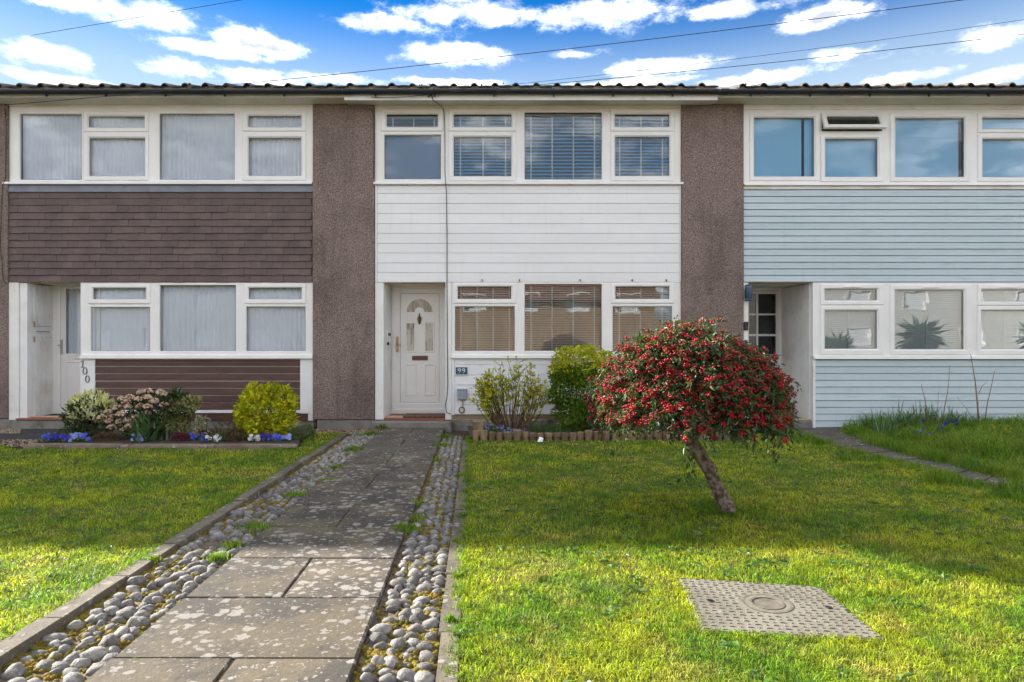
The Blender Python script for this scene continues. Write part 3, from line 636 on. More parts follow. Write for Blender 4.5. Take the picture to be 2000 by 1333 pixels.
def eaves(house, x0, x1, deep):
    """fascia, soffit, gutter with brackets, and the first courses of the roof"""
    a, b = fx(x0), fx(x1)
    if deep: MB().prism(a, b, [(-.365, ZSOF - .062), (-.365, ZSOF + .03), (-.335, ZSOF + .03), (-.335, ZSOF - .05), (.05, ZSOF + .0), (.05, ZSOF - .010)]).build('soffit', M['soffit'], house)
    else: MB().box(a, b, -.33, .05, ZSOF - .006, ZSOF + .006).build('soffit', M['soffit'], house)
    f0, f1 = (-.372, -.366) if deep else (-.352, -.331)
    MB().cbox(a, b, f0, f1, ZSOF - (.064 if deep else .012), ZSOF + .16, .003).build('fascia', M['paint'], house)
    yc, zc, r = -.428, ZSOF + .068, 0.062
    prof = [(yc + r * math.cos(t), zc + r * math.sin(t)) for t in [math.pi + math.pi * k / 12 for k in range(13)]] + [(yc + (r - .006) * math.cos(t), zc + (r - .006) * math.sin(t)) for t in [2 * math.pi - math.pi * k / 12 for k in range(13)]]
    g = MB().prism(a, b, prof).build('gutter', M['gutter'], house)
    prof2 = [(yc + (r + .007) * math.cos(t), zc + (r + .007) * math.sin(t)) for t in [math.pi * .97 + math.pi * 1.05 * k / 12 for k in range(13)]] + [(yc + (r + .001) * math.cos(t), zc + (r + .001) * math.sin(t)) for t in [2 * math.pi - math.pi * k / 12 for k in range(13)]]
    brk = MB().prism(-.014, .014, prof2).prism(-.010, .010, [(yc - .01, zc - r - .004), (yc + .0, zc - r - .034), (yc + .012, zc - r - .034), (yc + .07, zc - .02), (yc + .07, zc + .01), (yc + .03, zc - r)]).mesh('gutter_bracket', M['gutter'])
    x = a + 0.5
    while x < b: inst('gutter_bracket', brk, g, (x, 0, 0)); x += 0.93
    un = MB().prism(-.06, .06, prof2).mesh('gutter_joint', M['gutter']); inst('gutter_joint', un, g, (a + .08, 0, 0))
    # roof: bold-roll tiles, 0.322 m wide, first course laid one by one, the rest as a rolled sheet
    pit = math.tan(R(17.5)); ye, ze, tw = -.475, ZSOF + .125, 0.322
    def prof_roll(n=14):
        pts = []
        for k in range(n + 1):
            s = k / n; h = 0.0
            if s < 0.36: h = 0.046 * math.sin(math.pi * s / 0.36) ** 0.7
            elif s > 0.5: h = 0.006 * math.sin(math.pi * (s - .5) / .5)
            pts.append((s * tw, h))
        return pts
    def tile_mesh(n):
        m = MB(); P = prof_roll(); L = 0.36; k = len(P)
        vs = [(x, y, h + y * pit + th) for (y, th) in ((0, 0), (L, -.012)) for x, h in P] + [(x, y, h + y * pit + th - .017) for (y, th) in ((0, 0), (L, -.012)) for x, h in P]
        fs = [(i, i + 1, k + i + 1, k + i) for i in range(k - 1)] + [(2 * k + i, 3 * k + i, 3 * k + i + 1, 2 * k + i + 1) for i in range(k - 1)] + [(i, 2 * k + i, 2 * k + i + 1, i + 1) for i in range(k - 1)]
        fs += [(0, k, 3 * k, 2 * k), (k - 1, 3 * k - 1, 4 * k - 1, 2 * k - 1)]
        return m.add(vs, fs).mesh('roof_tile', M['rooftile'])
    rf = MB(); i0, i1 = math.ceil(a / tw), math.floor((b - .02) / tw)
    P = prof_roll(); top = 5.2
    vs, fs = [], []
    for i in range(i0, i1 + 1):
        for x, h in P: vs.append((min(i * tw + x, b), ye + .34, ze + h + .34 * pit - .012))
    n = len(vs); vs += [(x, top, z + (top - y) * pit) for x, y, z in vs]
    fs = [(k, k + 1, n + k + 1, n + k) for k in range(n - 1)]
    rf.add(vs, fs); z5 = ze + (top - ye) * pit - .1
    rf.add([(a, ye + .1, ze - .02), (b, ye + .1, ze - .02), (b, top, z5), (a, top, z5), (a, 10.2, ze), (b, 10.2, ze)], [(0, 1, 2, 3), (3, 2, 5, 4)])
    roof = rf.build('roof', M['rooftile'], house)
    tm = tile_mesh(0)
    for i in range(i0, i1 + 1):
        inst('roof_tile', tm, roof, (i * tw, ye + random.uniform(-.012, .012), ze + random.uniform(-.004, .004)), (random.uniform(-.008, .008), random.uniform(-.012, .012), random.uniform(-.01, .01)))
    lump = []
    for i in range(i0, i1 + 1):
        for _ in range(random.choice((0, 1, 2, 3))): lump.append((i * tw + random.uniform(.0, .2), ye + random.uniform(.03, .25), ze + .045 + random.uniform(-.02, .012)))
    if lump:
        tv, tf = ico(1, 5, .5, 2.0); S = rng.uniform(.008, .022, len(lump))
        tag(scatter('roof_moss', tv, tf, lump, S, M['moss'], roof), kind='stuff')

def pleats(name, label, x0, x1, z0, z1, y, mat, per=0.085, amp=0.022, hem=True):
    n = int((x1 - x0) / 0.009); xs = np.linspace(x0, x1, n); ph = np.cumsum(rng.uniform(0.55, 1.5, n)) * (x1 - x0) / n / per * 2 * math.pi
    am = amp * (0.6 + 0.5 * np.sin(xs * 3.1 + x0)); zs = np.linspace(z1, z0, 7)
    V = []
    for k, z in enumerate(zs):
        f = 0.55 + 0.45 * k / 6; V += [(xx, y + am[i] * f * math.sin(ph[i] + 0.15 * k), z + (0.012 * math.sin(xx * 30) if hem and k == 6 else 0)) for i, xx in enumerate(xs)]
    m = MB().add(V, [(r * n + i, r * n + i + 1, (r + 1) * n + i + 1, (r + 1) * n + i) for r in range(6) for i in range(n - 1)])
    o = m.build(name, mat, smooth=True); tag(o, label, 'curtain'); 
    return o
def blind(label, r, y, mat, pitch=0.05, tapes=3, tilt=0.35, drop=1.0, group='slatted blinds'):
    x0, x1, z0, z1 = r; t = thing('venetian_blind', label, 'blind', (x0, y, z1), group)
    MB().cbox(x0, x1, y - .02, y + .03, z1 - .035, z1, .003).build('head_rail', M['slat'], t)
    s = MB(); z = z1 - .06; zb = z1 - (z1 - z0) * drop; c, si = math.cos(tilt) * .022, math.sin(tilt) * .022
    while z > zb: s.add([(x0, y - c, z - si), (x1, y - c, z - si), (x1, y, z + .004), (x0, y, z + .004), (x1, y + c, z + si), (x0, y + c, z + si)], [(0, 1, 2, 3), (3, 2, 4, 5)]); z -= pitch
    tag(s.build('slats', mat, t), kind='stuff')
    for k in range(tapes):
        xx = x0 + (x1 - x0) * (k + .42) / (tapes - .16) if tapes > 1 else (x0 + x1) / 2
        if xx + .02 < x1: MB().box(xx - .011, xx + .011, y - .027, y - .0255, zb, z1 - .03).build('tape', M['tape'], t)
    return t

# ---- house 100 (left): hung tiles above, dark boards below
LU = [('f', (35, 219.5, 163, 355), (39.5, 223.6, 159, 351)), ('c', (164.5, 218, 291, 258), (173.5, 228, 282, 249)), ('c', (164.5, 260.5, 291, 353), (174.5, 270.6, 283, 344)),
      ('f', (307, 218.5, 462, 355), (312, 223, 457.6, 351)), ('c', (474.5, 218, 598, 257), (485, 227, 588, 248.5)), ('c', (474.5, 260, 598, 353), (485.5, 270, 588, 343.6))]
LL = [('c', (173, 555.6, 294, 593.5), (182, 563.6, 285, 585)), ('f', (174, 597, 296, 690), (178, 601, 292, 686)), ('f', (308, 554, 464.5, 690), (312.6, 558, 460, 686)),
      ('c', (477, 555, 598, 593.5), (486, 563, 589, 585)), ('f', (477.5, 596, 600, 690), (481.6, 600, 596, 686))]
hA = house_base('terraced_house', 'tile-hung terraced house numbered 100 with net curtains and dark brown boards', 18, 612, [(25, 212, 606, 357), (172, 555, 606, 695), (20, 553.5, 184, 815)])
wA1 = window(hA, 'upper white window band with net curtains over hung tiles', (18.5, 209, 611.5, 357.5), LU, (10, 355.5, 611, 361.5))
wA2 = window(hA, 'lower white window band with net curtains over brown boards', (157.5, 552.5, 611.8, 694.5), LL, (160, 693, 611.8, 701))
MB().cbox(fx(18.5), fx(611.5), -.008, .05, fz(209.2), ZSOF - .006, .004).build('head_board', M['paint'], hA)
eaves(hA, -1050, 683, False)  # eaves run on unseen to the left so their shadow covers the lawn
MB().prism(fx(14), fx(611.5), [(.0, fz(361.8)), (-.012, fz(363)), (-.03, fz(375.8)), (-.024, fz(376)), (.03, fz(376)), (.03, fz(361.8))]).build('lead_flashing', M['lead'], hA)

def hung_tiles():
    z_top, z_bot = fz(374.5), fz(551.5); rows = 13; p = (z_top - z_bot) / rows; tw = fx(1021.6)
    x0, x1 = fx(14), fx(611.3)
    def tm(w):
        return MB().prism(0, w - .0028, [(.012, 0), (-.020, 0), (-.022, .002), (-.001, p * 1.06), (.012, p * 1.06)]).mesh('hung_tile', M['hung'])
    full = tm(tw); half = tm(tw / 2); n = 0; rest = MB()
    MB().box(x0, x1, .012, .07, z_bot + .01, z_top + .02).build('tile_backing', M['hung'], hA)
    for r in range(rows):
        z = z_bot + r * p; x = x0 - (tw / 2 if r % 2 else 0) + 0.0
        while x < x1 - .03:
            a, b = max(x, x0), min(x + tw, x1); jit = (random.uniform(-.003, .003), random.uniform(-.005, .005))
            if n < 300:
                me = full if b - a > tw * .98 else tm(b - a)
                o = inst('hung_tile', me, hA, (a, jit[0], z + jit[1]), (random.uniform(-.012, .012), random.uniform(-.008, .008), 0)); n += 1
            else: rest.prism(a, b - .0025, [(.012 + jit[0], z), (-.010 + jit[0], z + jit[1]), (-.013 + jit[0], z + .003 + jit[1]), (-.001, z + p * 1.12), (.012, z + p * 1.12)])
            x += tw
    tag(rest.build('hung_tiles', M['hung'], hA), kind='stuff')
hung_tiles()
# posts, boards and base under the lower window
MB().cbox(fx(18.5), fx(38), -.02, .12, fz(821), fz(552.5), .005).build('corner_post', M['paint'], hA)
MB().cbox(fx(157.5), fx(186), -.012, .07, fz(820), fz(701.3), .004).build('post', M['paint'], hA)
MB().cbox(fx(586.5), fx(612), -.012, .07, fz(808), fz(701.3), .004).cbox(fx(602), fx(612), -.01, .03, fz(822), fz(808.4), .003).build('post', M['paint'], hA)
boards(hA, M['brownwood'], fx(186.4), fx(586.2), [fz(701.5 + 14.2 * k) for k in range(8)], 0.012, .014, .008)
MB().box(fx(186), fx(586), .0105, .07, fz(808), fz(701)).build('board_backing', M['paint'], hA)
MB().cbox(fx(186.4), fx(586.2), -.014, .03, fz(807), fz(801.6), .003).build('trim', M['paint'], hA)
MB().cbox(fx(186.4), fx(601.5), .0, .06, fz(822), fz(807.6), .003).build('skirting_board', M['brownwood'], hA)
# porch
dA = 0.60
MB().cbox(fx(38.4), fx(53), .0, .13, fz(820), fz(553), .004).build('jamb', M['paint'], hA)
MB().box(fx(18), fx(190), .05, dA + .3, fz(552.5) + .002, fz(552.5) + .04).build('porch_ceiling', M['soffit'], hA)
def tongue_wall(house, x, y0, y1, z0, z1, n, side, name='porch_panel', mat='paint'):
    """upright tongue-and-groove boards on a wall that runs into the porch; side = +1 faces +x"""
    w = (y1 - y0) / n; o = MB().box(min(x, x - side * .03), max(x, x - side * .03), y0, y1, z0, z1).build(name, M[mat], house)
    me = MB().cbox(min(0, side * .014), max(0, side * .014), .004, w - .004, 0, z1 - z0, .004).mesh('plank', M[mat])
    for k in range(n): inst('plank', me, o, (x, y0 + k * w, z0))
    return o
xA = fx(53)
up = tongue_wall(hA, xA, .135, dA - .01, fz(637) + .0, fz(554), 5, 1, 'cupboard_door')
lo = tongue_wall(hA, xA, .135, dA - .01, fz(817), fz(659), 5, 1, 'cupboard_door')
mid = MB().box(xA - .03, xA + .004, .135, dA - .01, fz(659) + .004, fz(637) - .004).build('letter_panel', M['paint'], hA)
MB().box(xA + .004, xA + .010, .20, .52, fz(649), fz(646.5)).build('letter_slot', M['greybox'], mid)
for pz, par in ((634, up), (664, lo)): MB().cbox(xA + .004, xA + .018, .137, .160, fz(pz + 5), fz(pz - 6), .002).build('hinge', M['brass'], par)
# step
MB().cbox(fx(20), fx(160), -.10, .03, -.08, fz(820), .008).build('step', M['concrete'], hA)
MB().box(fx(20), fx(190), .03, dA + .2, -.05, fz(820.5)).build('porch_floor', M['concrete'], hA)
MB().cbox(fx(40), fx(172), -.115, .14, fz(820), fz(820) + .03, .008).build('step_tile', M['redtile'], hA)
MB().box(fx(54), fx(172), .14, dA, fz(820), fz(820) + .026).build('step_floor', M['darkmat'], hA)
def door_A():
    y = dA; x0, x1 = fx(103, y), fx(196, y); z0, z1 = fz(820) + .028, fz(552, y)
    d = MB().ring((x0, x1, z0, z1), (fx(118, y), x1 - .07, z0 + .07, fz(560, y)), [(0, y + .06), (0, y - .01), (.1, y - .015), (.8, y - .015), (1, y + .0), (1, y + .06)]).build('door', M['upvc'], hA)
    d['label'] = 'white half-glazed front door half hidden by the post'
    a, b, c, e = fx(118, y) + .004, x1 - .074, z0 + .074, fz(560, y) - .004
    G = (fx(128, y), b - .09, fz(691, y), fz(565, y)); P = (fx(128, y), b - .09, c + .08, fz(706, y))
    MB().plate(a, b, c, e, [G], y + .008, y + .05).build('leaf', M['upvc'], d)
    MB().box(G[0], G[1], y + .02, y + .035, G[2], G[3]).build('pane', M['glass'], d)
    MB().ring(P, GR(P, -.03), [(0, y + .01), (.15, y - .004), (.6, y - .004), (1, y + .01)]).build('panel', M['upvc'], d)
    h = MB().cbox(fx(118.2, y), fx(121.8, y), y - .012, y + .009, fz(692, y), fz(664, y), .004); h.tube([(fx(120, y), y - .01, fz(675, y)), (fx(120, y), y - .05, fz(675, y)), (fx(116, y), y - .055, fz(675, y))], .009, 8); h.build('handle', M['steel'], d)
    MB().cbox(fx(146, y), fx(166, y), y - .006, y + .009, fz(702, y), fz(694, y), .003).build('letter_flap', M['steel'], d)
door_A()
MB().box(fx(186), fx(190), .07, dA, 0, fz(553)).build('porch_side_wall', M['paint'], hA)
MB().box(fx(20), fx(103.2, dA), dA, dA + .1, 0, fz(553)).build('porch_back_wall', M['paint'], hA)
def digit_strokes(ch, cx, cz, h, y, r):
    m = MB(); w = h * .56
    if ch == '0': m.tube([(cx + w / 2 * math.cos(t), y, cz + h / 2 * math.sin(t)) for t in [2 * math.pi * k / 16 for k in range(17)]], [r * (.7 + .6 * abs(math.cos(2 * math.pi * k / 16))) for k in range(17)], 6)
    if ch == '1':
        m.tube([(cx, y, cz - h / 2), (cx + h * .06, y, cz + h / 2)], r * 1.2, 6); m.tube([(cx + h * .06, y, cz + h / 2), (cx - w * .4, y, cz + h * .28)], r * .8, 6); m.tube([(cx - w * .4, y, cz - h / 2), (cx + w * .4, y, cz - h / 2)], r * .8, 6)
    if ch in '98':
        q = .24 * h
        m.tube([(cx + w / 2 * math.cos(t), y, cz + h / 2 - q + q * math.sin(t)) for t in [2 * math.pi * k / 14 for k in range(15)]], [r * (.6 + .7 * abs(math.cos(2 * math.pi * k / 14))) for k in range(15)], 6)
        if ch == '9': m.tube([(cx + w / 2, y, cz + h / 2 - q), (cx + w * .44, y, cz), (cx + w * .12, y, cz - h * .36), (cx - w * .36, y, cz - h / 2)], [r, r, r * .9, r * .5], 6)
        else: m.tube([(cx + w / 2 * 1.1 * math.cos(t), y, cz - h / 2 + q * 1.05 + q * 1.05 * math.sin(t)) for t in [2 * math.pi * k / 14 for k in range(15)]], r, 6)
    return m
nA = thing('house_number', 'grey numerals 100 stepping down the white post left of the dark boards', 'house number', (fx(168), -.02, fz(740)))
for ch, a, b in (('1', 162.5, 711), ('0', 167.3, 725), ('0', 172, 740.5)): digit_strokes(ch, fx(a), fz(b), .112, -.016, .009).build('digit', M['greyink'], nA)

# curtains of house 100
pleats('net_curtain', 'white net curtain behind the left half of the upper window of house 100', fx(36), fx(295), fz(354), fz(221), .095, M['net'], .075, .022)
pleats('net_curtain', 'white net curtain behind the right half of the upper window of house 100', fx(305), fx(600), fz(354), fz(221), .095, M['net'], .075, .022)
pleats('net_curtain', 'long white net curtain behind the lower window band over the dark boards', fx(176), fx(600), fz(688), fz(557), .095, M['net'], .085, .022)
pleats('net_curtain', 'narrow net curtain behind the glass of the half hidden door', fx(122, .7), fx(200, .7), fz(695, .7), fz(562, .7), .68, M['net'])

# ---- house 99 (centre): white cladding
CU = [('c', (744.8, 214, 865, 257), (755.5, 224, 855, 248)), ('f', (747, 260, 864.5, 354), (751, 264.5, 860.6, 350)), ('c', (876.5, 214, 1008, 257), (886.3, 224, 998.5, 248)), ('c', (876.5, 259, 1008, 354), (886.3, 268.5, 998.5, 344.6)),
      ('f', (1020, 215.5, 1180, 355), (1025, 220.3, 1175, 350.5)), ('c', (1192.5, 214, 1317, 257), (1201, 224, 1307, 248)), ('c', (1192.5, 259, 1317, 354), (1201.5, 268, 1307, 344))]
CL = [('c', (885.5, 553.6, 1009, 593), (894, 560.7, 998.4, 584.6)), ('f', (885.5, 595, 1009, 690), (889, 599.6, 1005, 685.7)), ('f', (1020, 552.5, 1180, 690), (1025, 556, 1175, 685.7)),
      ('c', (1193, 553.6, 1316, 593), (1202, 560.7, 1307, 584.6)), ('f', (1193.5, 595, 1316, 690), (1197, 599.6, 1312, 685.7))]
hB = house_base('terraced_house', 'white-clad middle terraced house with number plaque 99 and slatted blinds', 732, 1330, [(740, 212, 1322, 357), (884, 552, 1320, 694), (748, 553.5, 872, 815)])
window(hB, 'upper white window band with blue-looking slatted blinds', (732.5, 212, 1329.6, 357.5), CU, (730.5, 356, 1333, 361.8), 'street')
window(hB, 'lower white window band beside the panelled door', (882.3, 551.5, 1329.6, 694.5), CL, (882.3, 693.5, 1330, 700.5), 'street')
MB().cbox(fx(732.5), fx(1329.6), -.012, .05, fz(212.3), ZSOF - .014, .004).build('head_board', M['soffit'], hB)
eaves(hB, 683.5, 1388, True)
boards(hB, M['board'], fx(737.5), fx(1326.5), [fz(v) for v in (362.5, 378, 397.5, 417.4, 437, 456, 475.4, 494.5, 513.8, 533, 551.5)], .0, .009, .003)
MB().box(fx(733), fx(1329.5), .0125, .07, fz(552), fz(362)).build('cladding_backing', M['paint'], hB)
for a, b in ((732.8, 737.2), (1326.8, 1329.6)): MB().cbox(fx(a), fx(b), -.013, .03, fz(552), fz(362.2), .003).build('edge_trim', M['board'], hB)
boards(hB, M['board'], fx(888.5), fx(1326), [fz(v) for v in (700.7, 712.5, 732.2, 752, 771.6, 791, 809.6)], .0, .009, .003)
MB().box(fx(886), fx(1329.5), .0125, .07, fz(809), fz(700)).build('cladding_backing', M['paint'], hB)
MB().cbox(fx(870), fx(882), -.015, .07, fz(820), fz(552), .004).build('post', M['paint'], hB)
MB().cbox(fx(882.3), fx(888.2), -.012, .06, fz(811), fz(700.8), .003).build('edge_trim', M['board'], hB)
MB().cbox(fx(732.8), fx(749.5), -.015, .12, fz(820), fz(552.6), .004).build('post', M['paint'], hB)
MB().cbox(fx(882), fx(1332), -.03, .07, fz(836) - .08, fz(819), .01).build('base_course', M['concrete'], hB)
dB = 0.62
MB().box(fx(733), fx(884), .05, dB + .3, fz(553) + .002, fz(553) + .04).build('porch_ceiling', M['soffit'], hB)
rv = MB().box(fx(749.6) - .03, fx(749.6), .12, dB, fz(818), fz(553)).build('porch_side_wall', M['paint'], hB)
xr = fx(749.6)
m_ = MB().cbox(xr, xr + .02, .25, .50, fz(668), fz(645), .004).build('meter_flap', M['upvc'], rv); MB().cbox(xr + .018, xr + .03, .29, .46, fz(656), fz(650), .003).build('slot', M['black'], m_)
MB().cbox(xr, xr + .025, .30, .34, fz(675), fz(669), .004).build('lock', M['black'], rv)
MB().box(fx(884) - .03, fx(884), .07, dB, 0, fz(553)).build('porch_side_wall', M['paint'], hB)
MB().cbox(fx(730), fx(884), -.20, .02, -.08, fz(821.5), .010).build('step', M['concrete'], hB)
MB().box(fx(749), fx(884), .02, dB + .1, -.05, fz(822)).build('porch_floor', M['concrete'], hB)
MB().cbox(fx(750), fx(870), -.03, dB, fz(821.4), fz(817.2), .006).build('step_tile', M['redtile'], hB)
zs = fz(817.2)
def door_B():
    y = dB; X = lambda p: fx(p, y); Z = lambda p: fz(p, y)
    O = (X(766), X(875), zs + .004, Z(556)); I = (X(781.6), X(858), Z(787), Z(574))
    d = MB().ring(O, I, [(0, y + .07), (0, y - .01), (.25, y - .018), (.42, y - .018), (.46, y - .006), (.9, y - .008), (1, y + .004), (1, y + .07)]).build('door', M['upvc'], hB)
    d['label'] = 'white panelled front door with arched fanlight and brass knocker'
    L = MB().box(X(782.3), X(857.3), y + .006, y + .05, Z(786.4), Z(574.6)).build('leaf', M['upvc'], d)
    cx, cz = X(819.5), Z(610); ro, ri = X(1000 + 25.5), X(1000 + 9.5)
    arc = lambda r, n=18: [(cx + r * math.cos(math.pi * k / n), cz + r * math.sin(math.pi * k / n)) for k in range(n + 1)]
    MB().extrude(arc(ro) + arc(ri)[::-1], y + .001, y + .007).build('fanlight', M['frost'], d)
    def band(r0, r1, y0, y1, ext=.0):
        return MB().extrude([(cx + r0, cz - ext)] + arc(r0) + [(cx - r0, cz - ext), (cx - r1, cz - ext)] + arc(r1)[::-1] + [(cx + r1, cz - ext)], y0, y1)
    band(ro + .028, ro, y - .008, y + .007, .02).build('fanlight_moulding', M['upvc'], d); band(ri, ri - .028, y - .008, y + .007, .0).build('fanlight_moulding', M['upvc'], d)
    s = MB()
    for sg in (-1, 1): s.box(min(cx + sg * ri, cx + sg * (ro + .0)), max(cx + sg * ri, cx + sg * ro), y - .0075, y + .0065, cz - .02, cz)
    s.build('fanlight_rail', M['upvc'], d)
    for a, b in ((794, 809), (831, 846)):
        G = (X(a), X(b), Z(686), Z(632)); MB().box(G[0], G[1], y + .001, y + .007, G[2], G[3]).build('side_pane', M['frost'], d)
        MB().ring(GR(G, .028), G, [(0, y + .007), (.15, y - .005), (.5, y - .008), (1, y - .001), (1, y + .007)]).build('pane_moulding', M['upvc'], d)
    for a, b in ((791, 814), (828.5, 851)):
        P = (X(a), X(b), Z(773), Z(711)); MB().ring(P, GR(P, -.028), [(0, y + .007), (.2, y - .006), (.55, y - .006), (1, y + .006)]).build('panel', M['upvc'], d)
    MB().cbox(X(804.8), X(835.6), y - .008, y + .007, Z(704.2), Z(695.4), .004).build('letter_flap', M['flap'], d)
    k = MB().tube([(cx, y - .01, Z(612)), (cx, y - .016, Z(615)), (cx, y - .022, Z(618)), (cx, y - .022, Z(620)), (cx, y - .03, Z(624)), (cx, y - .022, Z(629)), (cx, y - .018, Z(631)), (cx, y - .012, Z(634))], [.006, .012, .012, .03, .036, .02, .018, .006], 10)
    k.build('knocker', M['oldbrass'], d, smooth=True)
    h = MB().cbox(X(774.6), X(778.6), y - .03, y - .015, Z(687.5), Z(658), .004); hb = h.build('handle', M['brass'], d)
    MB().tube([(X(776.6), y - .03, Z(673)), (X(776.6), y - .07, Z(673)), (X(784), y - .075, Z(673.5))], .011, 8).build('lever', M['steel'], hb, smooth=True)
door_B()
MB().box(fx(749), fx(766.5, dB), dB + .01, dB + .1, 0, fz(553)).build('porch_back_wall', M['paint'], hB)
MB().box(fx(760, dB), fx(890, dB), dB, dB + .1, fz(556.5, dB), fz(553) + .02).build('door_head', M['paint'], hB)
tag(MB().cbox(fx(786), fx(868), .04, .42, zs + .002, zs + .035, .01).build('door_mat', M['mat']), 'brown fibre doormat on the red step of the panelled door', 'doormat')
for hx in (942, 1014.5, 1133, 1234.6, 1301):
    MB().cbox(fx(hx - .9), fx(hx + .9), -.03, -.008, fz(550.5), fz(546), .002).tube([(fx(hx), -.028, fz(548)), (fx(hx), -.045, fz(549)), (fx(hx), -.045, fz(547))], .003, 5).build('hook', M['oldbrass'], hB)
# plaque, junction box, cable
pl = thing('house_number_plaque', 'small teal plaque with white 99 on the white boards right of the door', 'house number', (fx(901), -.02, fz(725)))
PR = rect(889.5, 717, 914, 732.5); MB().cbox(PR[0], PR[1], -.026, -.013, PR[2], PR[3], .003).build('plate', M['plaque'], pl)
MB().ring(GR(PR, .004), GR(PR, -.005), [(0, -.014), (0, -.0275), (1, -.0275), (1, -.025)]).build('border', M['ink'], pl)
for a in (897.6, 905.8): digit_strokes('9', fx(a), fz(724.6), .072, -.027, .0055).build('digit', M['ink'], pl)
jb = thing('junction_box', 'grey plastic cable box with a coil of cable below the 99 plaque', 'cable box', (fx(902), -.02, fz(781)))
MB().cbox(fx(893.3), fx(912.6), -.065, -.013, fz(781), fz(760), .012).build('case', M['greybox'], jb); MB().cbox(fx(892.8), fx(913), -.072, -.05, fz(762.5), fz(759), .005).build('lid', M['greybox'], jb)
cz_, cx_ = fz(801), fx(902)
coil = [(fx(903), -.03, fz(781)), (fx(904.5), -.03, fz(790)), (fx(904), -.03, fz(795))] + [(cx_ + (.045 - .003 * (k // 16)) * math.sin(t), -.026 - .002 * (k // 16), cz_ + (.05 - .003 * (k // 16)) * math.cos(t)) for k, t in enumerate([2 * math.pi * q / 16 for q in range(40)])]
MB().tube(coil, .0065, 6).build('cable_coil', M['oldbrass'], jb, smooth=True)
cb = [(843, 187, -.385), (846, 197, -.39), (856, 203, -.2), (866, 212, -.03), (868, 222, -.03), (869, 280, -.035), (869, 330, -.04), (870, 356, -.075), (872, 375, -.03), (873, 450, -.02), (873, 553, -.022), (873.5, 650, -.026), (874.5, 750, -.026), (873, 775, -.03), (870, 792, -.03), (872, 806, -.03), (880, 809, -.03)]
tag(MB().tube([(fx(a, y), y, fz(b, y)) for a, b, y in cb], .0062, 6).build('wall_cable', M['cable'], smooth=True), 'black cable running down the white cladding from the eaves beside the door', 'cable')
ca = [(-2.28 + .0, -.06, fz(215)), (fx(731.5), -.055, fz(230)), (fx(732.5), -.055, fz(300)), (fx(731), -.055, fz(352))]
tag(MB().tube(ca, .006, 6).build('wall_cable', M['cable']), 'short dark cable along the pier edge left of the white house windows', 'cable')
cc = [(fx(14), -.05, fz(214)), (fx(17), -.055, fz(240)), (fx(16), -.055, fz(350)), (fx(10), -.06, fz(366)), (fx(6), -.06, fz(480)), (fx(12), -.06, fz(548)), (fx(17), -.05, fz(556))]
tag(MB().tube(cc, .005, 6).build('wall_cable', M['cable']), 'thin cable down the leftmost pier beside the hung tiles', 'cable')
# blinds of house 99
IR = lambda a, b, c, d: rect(a, b, c, d)
blind('half raised slatted blind behind the top light left of the wall cable', IR(748, 222, 864, 256), .14, M['slat'], .045, 3)
blind('blue-looking slatted blind in the upper casement right of the wall cable', IR(880, 222, 1006, 353), .115, M['sky_slat'], .052, 3, .8)
blind('widest upper blue-looking slatted blind above the white cladding', IR(1020, 219, 1180, 354), .115, M['sky_slat'], .058, 4, .8)
blind('blue-looking slatted blind in the upper casement next to the pier behind the tree', IR(1194, 222, 1314, 353), .115, M['sky_slat'], .052, 3, .8)
blind('pale slatted blind in the lower window nearest the panelled door', IR(886, 556, 1008, 690), .14, M['slat'], .038, 4, .62)
blind('pale slatted blind in the big middle lower pane of the white house', IR(1020, 554, 1180, 690), .14, M['slat'], .038, 4, .62)
blind('pale slatted blind in the lower window just above the berry tree', IR(1194, 556, 1314, 690), .14, M['slat'], .038, 3, .62)

# ---- house 98 (right): blue-grey boards
RU = [('c', (1464, 221, 1601, 353.6), (1473, 230.6, 1590, 345)), ('c', (1603.5, 221.5, 1724, 258), (1613, 229, 1714, 249)), ('c', (1603, 263, 1724.5, 355.5), (1612, 272, 1713.7, 345.6)), ('c', (1738, 222, 1893.6, 355), (1749, 231.5, 1883, 346)),
      ('c', (1909, 222, 2032, 260), (1919, 231, 2022, 252)), ('c', (1909, 263, 2032, 355), (1919, 272.5, 2022, 346))]
RL = [('c', (1601.6, 556, 1725, 596), (1611, 565.5, 1712.6, 587)), ('c', (1601.6, 598, 1725, 692.5), (1611, 607.5, 1712.6, 681.6)), ('c', (1738, 557, 1896, 692.5), (1748, 567.7, 1882, 682.6)),
      ('c', (1908, 557, 2032, 597), (1917, 567, 2022, 589)), ('c', (1908, 598.5, 2032, 692.5), (1917, 607.5, 2022, 682))]
hC = house_base('terraced_house', 'blue-grey boarded terraced house on the right with door number 98', 1451, 2052, [(1460, 216, 2045, 358), (1602, 555, 2045, 696), (1452, 553, 1600, 820)])
window(hC, 'upper white window band with one tilted open top light', (1452.3, 215, 2051, 360), RU, (1452, 359, 2051.5, 364), 'mirror', opened=1, vents=((1515, 222.5, 1551, 225), (1800, 223.5, 1836, 226), (1953, 224, 1990, 226.5)))
window(hC, 'lower white window band reflecting the street above blue boards', (1587.5, 552, 2051, 696), RL, (1587.5, 695, 2051.5, 702), 'street', vents=((1646, 559.5, 1680, 562), (1800, 560.5, 1835, 563), (1952, 560.5, 1986, 563)))
MB().cbox(fx(1452.3), fx(2051), -.008, .05, fz(214.8), ZSOF - .006, .004).build('head_board', M['paint'], hC)
eaves(hC, 1388.5, 2330, False)
MB().cbox(fx(1452.3), fx(2051), -.016, .03, fz(370.5), fz(364.4), .003).build('trim', M['paint'], hC)
boards(hC, M['bluewood'], fx(1452.3), fx(2051), [fz(371 + 12.85 * k) for k in range(15)], .004, .018, .006)
